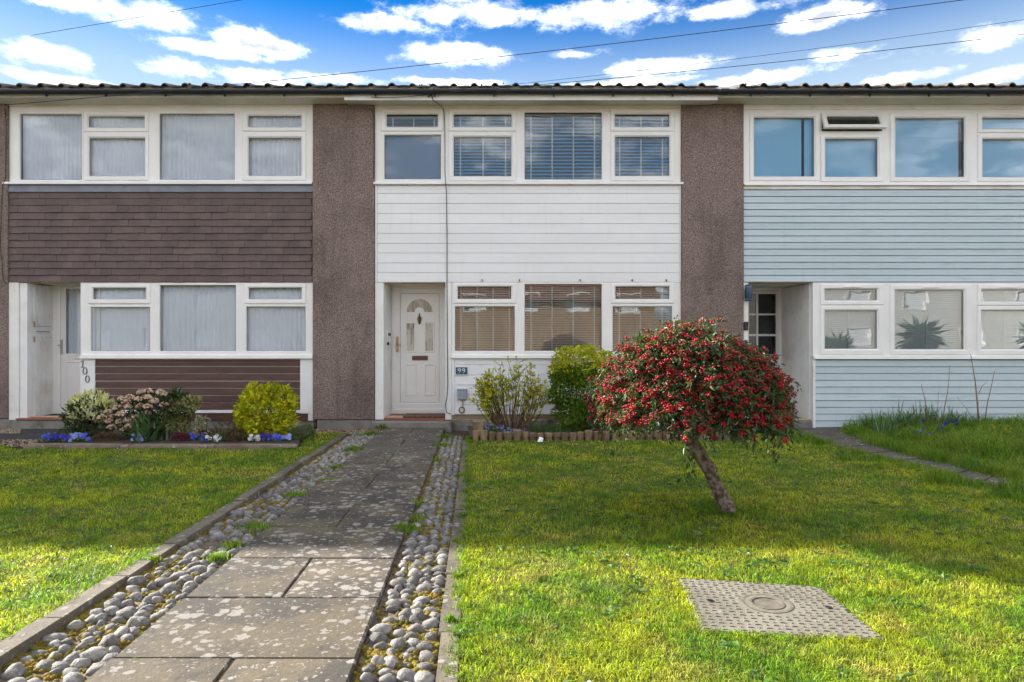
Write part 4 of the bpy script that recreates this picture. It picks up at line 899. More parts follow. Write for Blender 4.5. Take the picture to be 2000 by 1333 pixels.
MB().box(fx(1452), fx(2051), .0165, .07, fz(551), fz(370)).build('board_backing', M['gutter'], hC)
boards(hC, M['bluewood'], fx(1592.5), fx(2051), [fz(703 + 13.2 * k) for k in range(11)], .004, .018, .006)
MB().box(fx(1590), fx(2051), .0165, .07, fz(836), fz(702)).build('board_backing', M['gutter'], hC)
MB().cbox(fx(1587), fx(1592.2), -.02, .07, fz(840), fz(702.3), .003).build('corner_post', M['paint'], hC)
MB().cbox(fx(1592), fx(2051), .0, .07, -.08, fz(836.5), .004).build('base_course', M['brownwood'], hC)
dC = 1.22; xC = fx(1586.6)
tongue_wall(hC, xC, .075, dC, fz(822), fz(553), 13, -1, 'porch_panel')
MB().box(fx(1451), xC + .03, .05, dC + .2, fz(552) + .002, fz(552) + .04).build('porch_ceiling', M['soffit'], hC)
MB().box(fx(1445), fx(1452), .05, dC, 0, fz(553)).build('porch_side_wall', M['paint'], hC)
MB().cbox(fx(1452), xC - .012, -.01, dC + .1, -.08, fz(822.5), .008).build('step', M['greystep'], hC)
def door_C():
    y = dC; X = lambda p: fx(p, y); Z = lambda p: fz(p, y)
    O = (X(1441), X(1527), fz(822.5) + .004, Z(562)); I = (X(1447), X(1519), Z(793), Z(569))
    d = MB().ring(O, I, [(0, y + .07), (0, y - .01), (.2, y - .018), (.7, y - .018), (1, y + .002), (1, y + .07)]).build('door', M['upvc'], hC)
    d['label'] = 'white front door with a grid of small panes behind the berry tree'
    cells = []
    for (a, b) in ((1450, 1460), (1463, 1477.6), (1481, 1516)):
        for (c, e) in ((574.5, 613), (616, 653), (657, 693)): cells.append((X(a), X(b), Z(e), Z(c)))
    MB().plate(X(1447.4), X(1518.6), Z(792.4), Z(569.4), cells, y + .004, y + .05).build('leaf', M['upvc'], d)
    for c in cells: MB().box(c[0], c[1], y + .02, y + .03, c[2], c[3]).build('pane', M['glass'], d)
    MB().box(X(1447), X(1519), y + .25, y + .27, Z(790), Z(570)).build('inner_sheet', M['tar'], d)  # plain dark sheet behind the small panes
    P = (X(1456), X(1512), Z(780), Z(712)); MB().ring(P, GR(P, -.03), [(0, y + .005), (.2, y - .006), (.6, y - .006), (1, y + .004)]).build('panel', M['upvc'], d)
    n = thing('house_number', 'dark numerals 98 on the right-hand door just above the berry tree', 'house number', (X(1508), y - .01, Z(700)))
    for ch, a in (('9', 1504.5), ('8', 1512.5)): digit_strokes(ch, X(a), Z(700), .10, y - .002, .009).build('digit', M['black'], n)
door_C()
MB().box(fx(1527, dC), xC + .03, dC, dC + .1, 0, fz(553)).build('porch_back_wall', M['paint'], hC)
MB().box(fx(1440, dC), xC, dC + .001, dC + .1, fz(562.4, dC), fz(553) + .02).build('door_head', M['paint'], hC)
lp = thing('wall_lamp', 'dark blue cylindrical wall lamp at the right-hand porch beside the pier', 'lamp', (fx(1459), -.06, fz(589)))
def cyl(x, y, z0, z1, r, n=16): return MB().tube([(x, y, z0), (x, y, z0 + .006), (x, y, z1 - .006), (x, y, z1)], [r * .9, r, r, r * .9], n)
cyl(fx(1459.5), -.07, fz(589), fz(557), fx(1006.6)).build('body', M['lampblue'], lp, smooth=True)
cyl(fx(1459.5), -.07, fz(586.6), fz(585), fx(1007)).build('lamp_ring', M['greybox'], lp); cyl(fx(1459.5), -.07, fz(562.5), fz(561), fx(1007)).build('lamp_ring', M['greybox'], lp)
MB().cbox(fx(1454), fx(1462), -.05, .06, fz(582), fz(566), .003).build('bracket', M['lampblue'], lp)
MB().cbox(fx(1451.6), fx(1461.4), -.005, .07, fz(835), fz(552.5), .004).build('corner_post', M['paint'], hC)
db = thing('door_bell', 'small black doorbell on the white post under the blue wall lamp', 'doorbell', (fx(1456), -.01, fz(646)))
MB().cbox(fx(1451.8), fx(1460.4), -.035, -.006, fz(645.5), fz(629), .005).build('case', M['black'], db); MB().tube([(fx(1457), -.034, fz(641)), (fx(1457), -.039, fz(641))], .015, 12).build('button', M['lampblue'], db)
# blinds of house 98
def roller(label, r, y, mat='roller', group='roller blinds of the blue house'):
    x0, x1, z0, z1 = r; t = thing('roller_blind', label, 'blind', (x0, y, z1), group)
    n = 10; V = [(x0 + (x1 - x0) * i / n, y + .006 * math.sin(i * 1.3 + x0 * 5) + dy, z) for dy in (0, .004) for z in (z0, z1) for i in range(n + 1)]; k = n + 1
    MB().add(V, [(i, i + 1, k + i + 1, k + i) for i in range(n)] + [(2 * k + i, 3 * k + i, 3 * k + i + 1, 2 * k + i + 1) for i in range(n)]).build('fabric', M[mat], t, smooth=True)
    MB().tube([(x0, y + .03, z1), (x1, y + .03, z1)], .022, 10).build('roller_tube', M['slat'], t); MB().cbox(x0, x1, y - .006, y + .008, z0 - .02, z0, .003).build('bottom_bar', M['slat'], t)
roller('added blue-grey blind standing for sky reflection in the upper pane left of the wall cable', IR(749, 259, 863, 354), .11, 'sky_roller', None)  # added sheet giving the pane the tone of reflected sky
roller('pale blind coloured with sky reflection in the upper right-hand window nearest the pier', IR(1462, 224, 1570, 352), .09)
roller('narrow pale blind strip coloured with sky reflection beside the dark gap in the upper window nearest the pier', IR(1575, 224, 1601, 352), .09)
roller('pale blind coloured with sky reflection below the open top light', IR(1604, 262, 1722, 354), .09)
roller('wide pale blind coloured with sky reflection in the upper window right of the open top light', IR(1742, 224, 1879, 354), .09)
roller('pale blind coloured with sky reflection at the right photo edge, upper floor', IR(1910, 224, 2032, 354), .09)
blind('white slatted blind in the lower window beside the panelled porch wall', IR(1604, 560, 1723, 690), .13, M['wslat'], .034, 1, .9)
blind('white slatted blind in the wide lower window of the blue house', IR(1741, 560, 1893, 690), .13, M['wslat'], .034, 1, .9)
blind('white slatted blind in the lower window at the right photo edge', IR(1910, 560, 2032, 690), .13, M['wslat'], .034, 1, .9)

# ------------------------------------------------------------------ wires to a pole down the street
def wire(label, p0, p1, sag, r=.0058, n=40, att=True):
    p0, p1 = Vector(p0), Vector(p1)
    pts = [p0.lerp(p1, k / n) - Vector((0, 0, sag * 4 * (k / n) * (1 - k / n))) for k in range(n + 1)]
    tag(MB().tube(pts, r, 6).build('overhead_wire', M['wire'], smooth=True), label, 'wire')
def at_px(px, py, d): return Vector(((px - 1000) / FPX * d, d - D, HC + (666.5 - py) / FPX * d))
def wire_through(label, a, b, ext, sag, r):
    d = (b - a); wire(label, a, b + d * ext, sag, r)
wire_through('black overhead wire rising from house 100 across the sky', Vector((fx(15), -.08, fz(209))), at_px(1490, 0, 8.55), 1.4, .34, .0048)
wire_through('lower of two overhead wires leaving the middle house towards upper right', Vector((fx(843, -.4), -.42, fz(184, -.4))), at_px(2000, 30, 9.0), 1.3, .26, .0048)
wire_through('thin faint upper overhead wire leaving the middle house towards upper right', Vector((fx(843, -.4), -.41, fz(182, -.4))), at_px(1880, 20, 9.1), 1.4, .26, .0030)
wire_through('short thin wire in the upper left corner of the sky', at_px(40, 73, 9.8), at_px(460, 0, 9.0), 3.0, .02, .0036)
wire('twisted dark service cable along the fascia over the pier', (fx(724, -.4), -.40, fz(190, -.4)), (fx(850, -.4), -.43, fz(184, -.4)), .03, .0055)
br = thing('cable_bracket', 'small dark cable hook on the gutter of the middle house', 'bracket', (fx(843, -.4), -.4, fz(187, -.4)))
MB().tube([(fx(835, -.4), -.38, fz(189, -.4)), (fx(843, -.4), -.43, fz(187, -.4)), (fx(850, -.4), -.44, fz(180, -.4)), (fx(858, -.4), -.43, fz(186, -.4))], .009, 6).build('hook', M['cable'], br)

# ------------------------------------------------------------------ across the street (seen only in the window panes)
def opposite():
    sheet('pavement', [(-60, -12.95), (60, -12.95), (60, -14.6), (-60, -14.6)], M['pave'], .01)
    tag(MB().box(-60, 60, -14.72, -14.61, .1, .225).build('street_kerb', M['pave']), kind='structure')
    sheet('road', [(-60, -14.73), (60, -14.73), (60, -20), (-60, -20)], M['road'], -.05)
    sheet('pavement', [(-60, -20.05), (60, -20.05), (60, -21.9), (-60, -21.9)], M['pave'], .02)
    sheet('lawn', [(-60, -21.95), (60, -21.95), (60, -60), (-60, -60)], M['lawnbase'], .01)
    f = thing('board_fence', 'brown upright board fence reflected in the lower panes of the white house', 'fence', (2, -22.3, .2))
    pk = [MB().cbox(0, .145, 0, .02, 0, h, .003).mesh('plank', M['fence']) for h in (2.30, 2.34, 2.37)]
    x = -6.0
    while x < 11: inst('plank', random.choice(pk), f, (x, -22.3 + random.uniform(-.01, .01), .2)); x += .152
    for z in (.7, 1.9): MB().box(-6, 11, -22.34, -22.312, z, z + .08).build('rail', M['fence'], f)
    def far_house(label, x0, x1, y, ze, zr, wall):
        t = thing('opposite_house', label, 'house', ((x0 + x1) / 2, y, .2)); w = []
        n = max(2, int((x1 - x0) / 3.4))
        for k in range(n):
            cx = x0 + (x1 - x0) * (k + .5) / n
            for z in (1.1, 3.5): w.append((cx - .8, cx + .8, z, z + 1.2))
        MB().plate(x0, x1, .1, ze, w, y - .2, y).build('wall', wall, t)
        MB().box(x0, x1, y - 7, y - .9, .1, ze - .05).build('shell', wall, t)
        for r in w:
            o = MB().ring(GR(r, .06), GR(r, -.06), [(0, y + .02), (1, y + .02), (1, y - .1), (0, y - .1)]).build('window', M['upvc'], t); MB().box(r[0], r[1], y - .09, y - .07, r[2], r[3]).build('pane', M['net'], o)
        MB().prism(x0 - .3, x1 + .3, [(y + .4, ze), (y + .4, ze + .12), (y - 3.5, zr), (y - 7.4, ze + .12), (y - 7.4, ze)]).build('roof', M['farroof'], t)
    far_house('white rendered house across the street mirrored in the lower panes of the blue house', 13.5, 36, -33, 5.2, 7.0, M['render'])
    far_house('brown-roofed house across the street mirrored above the fence', -8, 10, -36, 4.2, 6.6, M['fence'])
    far_house('pale rendered house across the street mirrored in the windows of house 100', -40, -12, -34, 5.0, 6.8, M['render'])
    for k, (x, y, h, lab) in enumerate(((14.5, -15.8 + 3, 1.5, 'spiky yucca mirrored in the middle lower pane of the blue house'), (18.4, -12.2, 1.5, 'spiky yucca mirrored at the right edge of the blue house'), (11.8, -13.4, .9, 'low spiky yucca mirrored beside the panelled porch'))):
        t = thing('yucca', lab, 'plant', (x, y, .2)); MB().tube([(x, y, .1), (x + .05, y, h)], [.11, .09], 10).build('trunk', M['bark'], t)
        n = 160; dr = norm(rng.normal(size=(n, 3)) + np.array([0, 0, .35])); leaves('crown', np.tile([[x + .05, y, h]], (n, 1)) + dr * .05, dr, rng.uniform(.6, .95, n), .06, M['lf_strap'], t, curl=.25)
opposite()

# ------------------------------------------------------------------ plants
def lump_pts(lumps, n, shell=.16):
    L = np.array(lumps, float); a = (L[:, 3] * L[:, 4] + L[:, 4] * L[:, 5] + L[:, 3] * L[:, 5]); k = rng.choice(len(L), n, p=a / a.sum())
    d = norm(rng.normal(size=(n, 3))); r = 1 - np.abs(rng.normal(0, shell, n)); r = np.clip(r, .2, 1.08)
    P = L[k, :3] + d * L[k, 3:] * r[:, None]; N_ = norm(d / L[k, 3:])
    keep = np.ones(n, bool)
    for j in range(len(L)):
        q = np.linalg.norm((P - L[j, :3]) / L[j, 3:], axis=1); keep &= (q > .62) | (k == j)
    return P[keep], N_[keep]
def rand(n, s=1.0): return rng.normal(0, s, (n, 3))

TRUNK_FOOT = []
def berry_tree():
    c = gp(1425, 1003); X = lambda px, d=5.05: (px - 1000) / FPX * d; Z = lambda py, d=5.05: HC + (666.5 - py) / FPX * d
    t = thing('berry_tree', 'small weeping tree with leaning trunk and dome of red berries on the lawn', 'tree', tuple(c))
    y0 = c.y; top = Vector((X(1322), y0 + .02, Z(800)))
    tp = [Vector((c.x + .015, y0, c.z - .05)), Vector((c.x, y0, c.z + .0)), Vector((X(1408), y0 + .01, Z(965))), Vector((X(1385), y0 - .01, Z(920))), Vector((X(1366), y0 + .0, Z(888))), Vector((X(1348), y0 + .02, Z(858))), Vector((X(1335), y0 + .02, Z(825))), top]
    fine = []
    for k in range(len(tp) - 1):
        for q in range(4): fine.append(tp[k].lerp(tp[k + 1], q / 4))
    fine.append(tp[-1]); rad = [.055 - .012 * k / len(fine) for k in range(len(fine))]; rad[0] = .064; rad[1] = .061
    m = MB().tube(fine, rad, 14); m.v = [tuple(Vector(p) + Vector(p).normalized() * 0 + Vector((mnoise.noise(Vector(p) * 16), mnoise.noise(Vector(p) * 16 + Vector((5, 0, 0))), 0)) * .020 + Vector((1, 1, 0)) * .006 * mnoise.noise(Vector((p[0] * 70, p[1] * 70, p[2] * 14)))) for p in m.v]
    m.build('trunk', M['bark'], t, smooth=True); TRUNK_FOOT.append((c.x, c.y))
    cx, zb = X(1353), Z(818); HT = Z(660) - zb
    # crown: a lopsided dome, given as outward radius by bearing and height
    def dome(az, f):
        """az bearing, f 0 (rim) .. 1 (top)"""
        rx = np.where(np.cos(az) > 0, .645, .615); ry = .60
        rr = np.sqrt(np.clip(1 - np.clip(f, 0, 1) ** 2.25, 0, 1))
        lump = np.array([1 + .24 * mnoise.noise(Vector((math.cos(a) * 1.7, math.sin(a) * 1.7, ff * 2.6))) + .13 * mnoise.noise(Vector((math.cos(a) * 4.5, math.sin(a) * 4.5, ff * 6 + 3))) for a, ff in zip(az, f)])
        x = cx + rx * rr * np.cos(az) * lump - .03 * f; y = y0 + .02 + ry * rr * np.sin(az) * lump
        z = zb + HT * f * (.90 + .10 * lump) - .10 * np.clip(np.cos(az - .5) - .3, 0, 1) * (1 - f) - .05 * np.clip(-np.cos(az) - .5, 0, 1) * (1 - f)
        return np.stack([x, y, z], 1)
    # arching limbs
    br = MB()
    for k in range(26):
        az = 2 * math.pi * k / 26 + random.uniform(-.1, .1); f = random.uniform(.1, .75)
        e = Vector(dome(np.array([az]), np.array([f]))[0]); mid = Vector(dome(np.array([az]), np.array([min(.96, f + .3)]))[0]) * .5 + top.lerp(e, .5) * .5
        s0 = fine[-1 - random.randint(0, 5)]
        P = [s0.lerp(mid, q / 4) + Vector((0, 0, .10 * math.sin(math.pi * q / 8))) for q in range(4)] + [mid.lerp(e, q / 4) for q in range(5)]
        br.tube(P, [.020 - .016 * q / 8 for q in range(9)], 6)
    br.tube([fine[-6], Vector((X(1300), y0 - .08, Z(818))), Vector((X(1268), y0 - .16, Z(790)))], [.032, .026, .016], 8)
    br.build('limb', M['bark'], t, smooth=True)
    # hanging sprigs: leaves along short drooping shoots that start on the dome
    ns = 2100; f = rng.uniform(-.02, 1.0, ns) ** .85; f = np.nan_to_num(f, nan=0.0); az = rng.uniform(0, 2 * math.pi, ns); depth = np.clip(np.abs(rng.normal(0, .10, ns)), 0, .4)
    B = dome(az, f); C = np.array([cx, y0, zb + HT * .3]); B = C + (B - C) * (1 - depth)[:, None]
    out = norm(B - C) * np.array([1, 1, .5]); LP, LT = [], []; twig = MB(); bc = []
    for i in range(ns):
        d = Vector(out[i]) + Vector((0, 0, .30)) + Vector(rand(1, .28)[0]); d.normalize(); p = Vector(B[i]); L = random.uniform(.10, .22); seg = 8
        if f[i] < .12: L *= random.choice((.6, .8, 1.0, 1.3))
        pts = [p.copy()]
        for q in range(seg):
            d = (d + Vector((0, 0, -.20))).normalized(); p = p + d * L / seg; pts.append(p.copy())
            for _ in range(2):
                LP.append(p + Vector(rand(1, .006)[0])); LT.append(d * .55 + Vector(rand(1, .62)[0]))
        if i % 3 == 0: twig.tube([pts[0], pts[4], pts[8]], [.0035, .003, .0015], 4, False)
        if depth[i] < .12 and f[i] > .02:
            for _ in range(random.choice((1, 1, 1, 2))): bc.append(pts[random.choice((2, 3, 4, 5, 6, 7))] + Vector(out[i]) * .024)
    # trailing sprays below the rim
    for (px, pya, pyb, n_) in ((1478, 845, 882, 14), (1497, 850, 893, 16), (1190, 830, 876, 10), (1232, 800, 842, 14), (1180, 800, 846, 16), (1260, 800, 836, 10), (1440, 830, 866, 14), (1520, 820, 850, 12), (1345, 880, 935, 26), (1330, 925, 935, 8), (1404, 955, 990, 10)):
        for q in range(n_):
            s = random.random(); P = Vector((X(px + random.uniform(-9, 9)), y0 - random.uniform(.0, .06) if px > 1300 and px < 1420 else y0 - random.uniform(.1, .3), Z(pya + (pyb - pya) * s)))
            LP.append(P); LT.append(Vector((random.uniform(-.5, .5), random.uniform(-.5, .3), -.5)))
    n = len(LP); leaves('foliage', np.array(LP), np.array(LT), rng.uniform(.030, .056, n), rng.uniform(.013, .022, n), M['lf_cot'], t, curl=.12)
    twig.build('twig', M['twig'], t)
    tv, tf = ico(1); P = []
    for b in bc:
        for q in range(random.randint(6, 12)): P.append(np.array(b) + rng.normal(0, .013, 3) * np.array([1, 1, .8]))
    tag(scatter('berries', tv, tf, P, rng.uniform(.0060, .0080, len(P)), M['berry'], t), 'clusters of small red berries', kind='stuff')
    # older yellowing leaves near the top
    m_ = 160; f = rng.uniform(.55, 1, m_); B = dome(rng.uniform(0, 6.28, m_), f) + rand(m_, .015)
    tag(leaves('pale_shoots', B, rand(m_, .7) + np.array([.2, 0, .5]), .05, .018, M['lf_var'], t), kind='stuff')
berry_tree()

def bush(name, label, lumps, n, L, Wd, mat, up=.5, jit=.5, cat='shrub', shell=.16, stems=True, extra=None, group=None, part='foliage'):
    base = (lumps[0][0], lumps[0][1], zg(lumps[0][1])); lumps = list(lumps)
    for l in list(lumps):
        for _ in range(4):
            v = Vector((random.gauss(0, 1), random.gauss(0, 1), random.gauss(.35, 1))).normalized(); q = random.uniform(.26, .42)
            lumps.append((l[0] + v.x * l[3] * .9, l[1] + v.y * l[4] * .9, l[2] + v.z * l[5] * .9, l[3] * q, l[4] * q, l[5] * q))
    t = thing(name, label, cat, base, group); P, N_ = lump_pts(lumps, n, shell)
    keep = P[:, 2] > zg(base[1]) + .03; P, N_ = P[keep], N_[keep]; k = len(P)
    T = N_ + np.array([0, 0, up]) + rand(k, jit); leaves(part, P, T, rng.uniform(.7, 1.25, k) * L, rng.uniform(.75, 1.2, k) * Wd, mat, t)
    if stems:
        m = MB()
        for q in range(9):
            l = lumps[random.randrange(len(lumps))]; e = Vector((l[0] + random.uniform(-.6, .6) * l[3], l[1] + random.uniform(-.5, .5) * l[4], l[2] + random.uniform(-.2, .6) * l[5])); s = Vector(base) + Vector((random.uniform(-.05, .05), random.uniform(-.05, .05), -.02))
            m.tube([s, s.lerp(e, .5) + Vector((0, 0, .04)), e], [.012, .008, .004], 5)
        m.build('stem', M['twig'], t)
    return t
def pl(px, py, rx, ry, d, rdepth=None):
    """lump in photo px at distance d"""
    k = d / FPX; return ((px - 1000) * k, d - D + random.uniform(-.04, .04), HC + (666.5 - py) * k, rx * k, (rdepth or rx) * k, ry * k)

# -- centre bed
d = 10.05
bush('clipped_bush', 'dense bright green bush with yellow new growth between bare shrub and berry tree', [pl(1132, 770, 50, 45, d), pl(1105, 760, 32, 40, d), pl(1165, 760, 34, 50, d), pl(1120, 810, 42, 30, d), pl(1160, 810, 36, 32, d), pl(1135, 735, 44, 26, d)], 9500, .050, .032, M['lf_euo'], .6, .6, shell=.3)
yb = bush('golden_shoots', 'yellow-green leafy shoots crowning the bush behind the berry tree', [pl(1135, 712, 54, 30, d - .02), pl(1100, 712, 24, 26, d + .12), pl(1165, 706, 34, 26, d + .12), pl(1120, 698, 30, 18, d + .12), pl(1092, 735, 16, 24, d + .1)], 3600, .050, .032, M['lf_lime'], .8, .7, shell=.25)
def twiggy(label, cxpx, base_py, d, n, spread, hpx):
    k = d / FPX; bx = (cxpx - 1000) * k; by = d - D; bz = zg(by) + .03; t = thing('twiggy_shrub', label, 'shrub', (bx, by, bz)); m = MB(); LP, LT = [], []
    for q in range(n):
        a = random.uniform(-1, 1); tx = bx + a * spread * k + random.uniform(-.03, .03); ty = by + random.uniform(-.22, .22); hz = bz + hpx * k * random.uniform(.55, 1.0) * (1 - .38 * abs(a) ** 2)
        s = Vector((bx + a * .16 + random.uniform(-.04, .04), by + random.uniform(-.07, .07), bz - .05)); e = Vector((tx, ty, hz))
        P = [s.lerp(e, u / 7) + Vector((a * .10 * math.sin(math.pi * u / 7), 0, .06 * math.sin(math.pi * u / 7))) + Vector(rand(1, .010)[0]) for u in range(8)]
        m.tube(P, [.0085 - .0065 * u / 7 for u in range(8)], 5)
        for u in range(2, 8):
            for _ in range(2 if u > 3 else 1):
                if random.random() < .8:
                    dv = Vector((a * .5 + random.gauss(0, .5), random.gauss(0, .5), random.uniform(.1, .8))).normalized(); L = random.uniform(.05, .15); q0 = P[u]; q1 = q0 + dv * L
                    m.tube([q0, q1], [.003, .0015], 4, False)
                    for _ in range(random.randint(6, 12) if u > 2 else 3): LP.append(q0.lerp(q1, random.uniform(.3, 1.05)) + Vector(rand(1, .008)[0])); LT.append(dv + Vector(rand(1, .6)[0]))
    m.build('stem', M['twig'], t); k_ = len(LP); leaves('foliage', np.array(LP), np.array(LT), rng.uniform(.026, .052, k_), rng.uniform(.016, .028, k_), M['lf_lime'], t)
twiggy('open twiggy shrub with sparse lime leaves below the lower window of the white house', 1000, 836, 10.0, 66, 68, 138)
def straps(name, label, cx, cy, n, L, Wd, mat, cat='plant', upw=1.0, spread=.08, group=None, curl=.4, flowers=None):
    g = Vector((cx, cy, zg(cy) + .02)); t = thing(name, label, cat, tuple(g), group); V, F4, F3 = [], [], []
    for q in range(n):
        a = random.uniform(0, 6.283); b = g + Vector((random.gauss(0, spread), random.gauss(0, spread), -.01)); dv = Vector((math.cos(a), math.sin(a), 0)); l = L * random.uniform(.65, 1.15); out = random.uniform(.15, .9); w = Wd * random.uniform(.7, 1.2); sd = Vector((-dv.y, dv.x, 0)); i = len(V)
        for s in range(5):
            u = s / 4; p = b + dv * l * out * (u * .5 + curl * u * u) + Vector((0, 0, l * upw * (u - .42 * out * u * u * (1 + curl)))); ww = w * (1 - u ** 2.2) * .5 + .0006
            V += [tuple(p - sd * ww), tuple(p + sd * ww)]
        F4 += [(i + 2 * s, i + 2 * s + 1, i + 2 * s + 3, i + 2 * s + 2) for s in range(4)]
    fast_mesh('foliage', V, [np.array(F4)], M[mat], t)
    if flowers:
        fm, nf, z0, z1, sz = flowers; P = []
        for q in range(nf):
            b = np.array([g.x + random.gauss(0, spread * 1.3), g.y + random.gauss(0, spread) - .02, g.z + random.uniform(z0, z1)]); P += [b + rng.normal(0, sz * .8, 3) for _ in range(7)]
        P = np.array(P); k_ = len(P); tag(leaves('flowers', P, rand(k_) + np.array([0, -.4, .2]), sz * 1.7, sz * 1.3, M[fm], t), kind='stuff')
    return t
def place(px, py):                                   # foot of a plant whose base shows at this pixel
    v = gp(px, py); return v.x, v.y
for (px, py, lab) in ((945, 852, 'clump of pale blue spring flowers at the left end of the log edging'), (985, 858, 'clump of pale blue star flowers spilling over the log edging below the twiggy shrub'), (1006, 860, 'small blue flower clump hanging over the log edging right of its neighbour')):
    straps('blue_flower_clump', lab, *place(px, py), 34, .17, .009, 'lf_strap', 'flowers', 1, .06, 'blue spring flowers in the centre bed', flowers=('lf_pale', 12, .04, .16, .014))
for k, (px, lab) in enumerate(((1060, 'grassy green clump in the bed behind the logs right of the twiggy shrub'), (1100, 'grassy green clump in front of the dense bright bush'), (1225, 'grassy clump in the bed under the left side of the berry tree'), (1290, 'grassy clump in the shade behind the berry tree trunk'), (1385, 'grassy clump in the bed behind the right half of the berry tree'), (965, 'grassy clump at the foot of the twiggy shrub'))):
    straps('grassy_clump', lab, *place(px, 849), 130, .22, .008, 'lf_green', 'plant', .9, .13, 'green clumps of the centre bed')
bush('low_shrub', 'small dark leafy plant in the bed under the berry tree left side', [pl(1215, 825, 30, 22, 9.5), pl(1250, 828, 22, 16, 9.5)], 900, .04, .022, M['lf_dark'])
bush('low_shrub', 'small dark leafy plant in the bed behind the berry tree trunk', [pl(1320, 822, 34, 24, 9.6), pl(1360, 828, 30, 18, 9.6)], 1200, .04, .022, M['lf_dark'])
le = thing('log_edging', 'row of short upright logs edging the bed under the white house windows', 'edging', (fx(1180), -1.68, .02))
lx = gp(922, 861).x; ly = gp(922, 861).y
while lx < gp(1452, 861).x:
    r = random.uniform(.048, .062); h = random.uniform(.105, .15); y = ly + random.uniform(-.012, .012)
    MB().tube([(0, 0, -.04), (0, 0, h - .006), (0, 0, h)], [r, r, r * .9], 10).build('log', M['log'], le, (lx + r, y, zg(y))).rotation_euler = (random.uniform(-.07, .07), random.uniform(-.05, .05), 0)
    lx += 2 * r + .004
MB().tube([(0, 0, -.04), (0.01, 0, .12), (0, 0, .23), (0, 0, .245)], [.085, .07, .078, .05], 10).build('log', M['log'], le, (gp(932, 858).x, gp(932, 858).y + .1, .03))
tag(MB().add([(0, 0, 0), (.07, .02, 0), (.08, .03, .05), (.03, .06, .065), (.0, .02, .01)], [(0, 1, 2), (0, 2, 3), (0, 3, 4)]).build('paper_scrap', M['ink'], None, (gp(1050, 866).x, gp(1050, 866).y, .045)), 'white crumpled paper scrap on the lawn before the log edging', 'litter')

# -- left bed
kb = thing('bed_kerb', 'pinkish concrete kerb along the front of the flower bed of house 100', 'kerb', tuple(gp(310, 877)))
for a, b in ((46, 232), (233.5, 250), (251.5, 388), (389.5, 404), (405.5, 418), (419.5, 577)):
    p, q = gp(a, 877.5), gp(b, 877.5); MB().slab([(p.x, p.y, p.z), (q.x, q.y, q.z), (q.x, q.y + .10, q.z), (p.x, p.y + .10, p.z)], -.05, .055 + random.uniform(-.004, .004), .018).build('kerb_stone', M['bedkerb'], kb)
d = 9.25
pi_ = bush('cream_flowered_shrub', 'round dark shrub tipped with cream flower spikes by the left door', [pl(176, 812, 36, 38, d), pl(165, 820, 30, 30, d), pl(190, 820, 28, 32, d)], 1500, .065, .026, M['lf_dark'], .5, .4)
P, N_ = lump_pts([pl(176, 806, 40, 38, d), pl(160, 806, 28, 28, d), pl(194, 806, 26, 26, d)], 520, .08); kk = (P[:, 2] > HC + (666.5 - 826) * d / FPX); tag(leaves('flower_spikes', P[kk], N_[kk] * .4 + np.array([0, 0, 1.1]) + rand(kk.sum(), .3), .085, .034, M['lf_cream'], pi_), kind='stuff')
vb = bush('pink_headed_shrub', 'dark leafy shrub with rounded pinkish beige flower heads left of middle in the bed', [pl(262, 812, 38, 36, d), pl(300, 800, 40, 34, d), pl(345, 790, 30, 26, d), pl(290, 830, 44, 24, d)], 2200, .07, .032, M['lf_dark'], .4, .5)
heads = [(237, 812), (228, 803), (246, 795), (262, 785), (254, 778), (275, 775), (285, 766), (300, 764), (292, 778), (272, 792), (310, 774), (325, 766), (334, 770), (318, 782), (290, 792), (258, 806), (268, 818), (252, 822), (240, 832), (280, 812), (262, 835), (300, 806), (310, 792), (331, 790), (232, 820), (222, 812), (276, 828), (296, 820)]
P, S = [], []
for (hx, hy) in heads:
    k = d / FPX; r = random.uniform(.042, .058); c = np.array([(hx - 1000) * k, d - D - random.uniform(.12, .3), HC + (666.5 - hy) * k]); v = norm(rand(42)); v[:, 2] = np.abs(v[:, 2]) * .9 - .1; P += list(c + v * r)
tv, tf = ico(1, 4, .5, 2.5); tag(scatter('flower_heads', tv, tf, P, rng.uniform(.010, .017, len(P)), M['lf_pink'], vb, False), kind='stuff')
bush('variegated_shrub', 'loose yellowish variegated shrub right of the pink-headed shrub', [pl(352, 802, 24, 22, d), pl(372, 790, 20, 16, d), pl(335, 822, 28, 26, d), pl(355, 835, 26, 18, d), pl(384, 784, 10, 8, d)], 1500, .046, .022, M['lf_var'], .6, .7, shell=.35)
bush('white_edged_plant', 'small upright white-edged plant in the middle of the left bed', [pl(396, 826, 12, 14, d - .1), pl(396, 842, 13, 12, d - .1)], 600, .032, .016, M['lf_silver'], .7, .5)
bush('golden_bush', 'rounded yellow-green golden bush at the right of the left flower bed', [pl(520, 808, 50, 46, d), pl(505, 780, 32, 26, d), pl(540, 785, 34, 28, d), pl(490, 820, 32, 30, d), pl(552, 822, 28, 30, d), pl(520, 835, 44, 24, d), pl(530, 766, 20, 14, d), pl(498, 765, 12, 12, d), pl(560, 800, 18, 22, d), pl(476, 806, 16, 16, d), pl(548, 768, 14, 12, d)], 5200, .064, .036, M['lf_gold'], .55, .6, shell=.32)
bush('low_green_plant', 'fresh green fine-leaved mound right of the golden bush', [pl(592, 848, 26, 16, d - .1), pl(580, 852, 22, 12, d - .1)], 1500, .026, .010, M['lf_green'], .7, .7, stems=False)
bush('low_green_plant', 'fresh green mound left of the cream-flowered shrub by the step', [pl(135, 848, 22, 16, d), pl(150, 852, 20, 12, d)], 1300, .026, .010, M['lf_green'], .7, .7, stems=False)
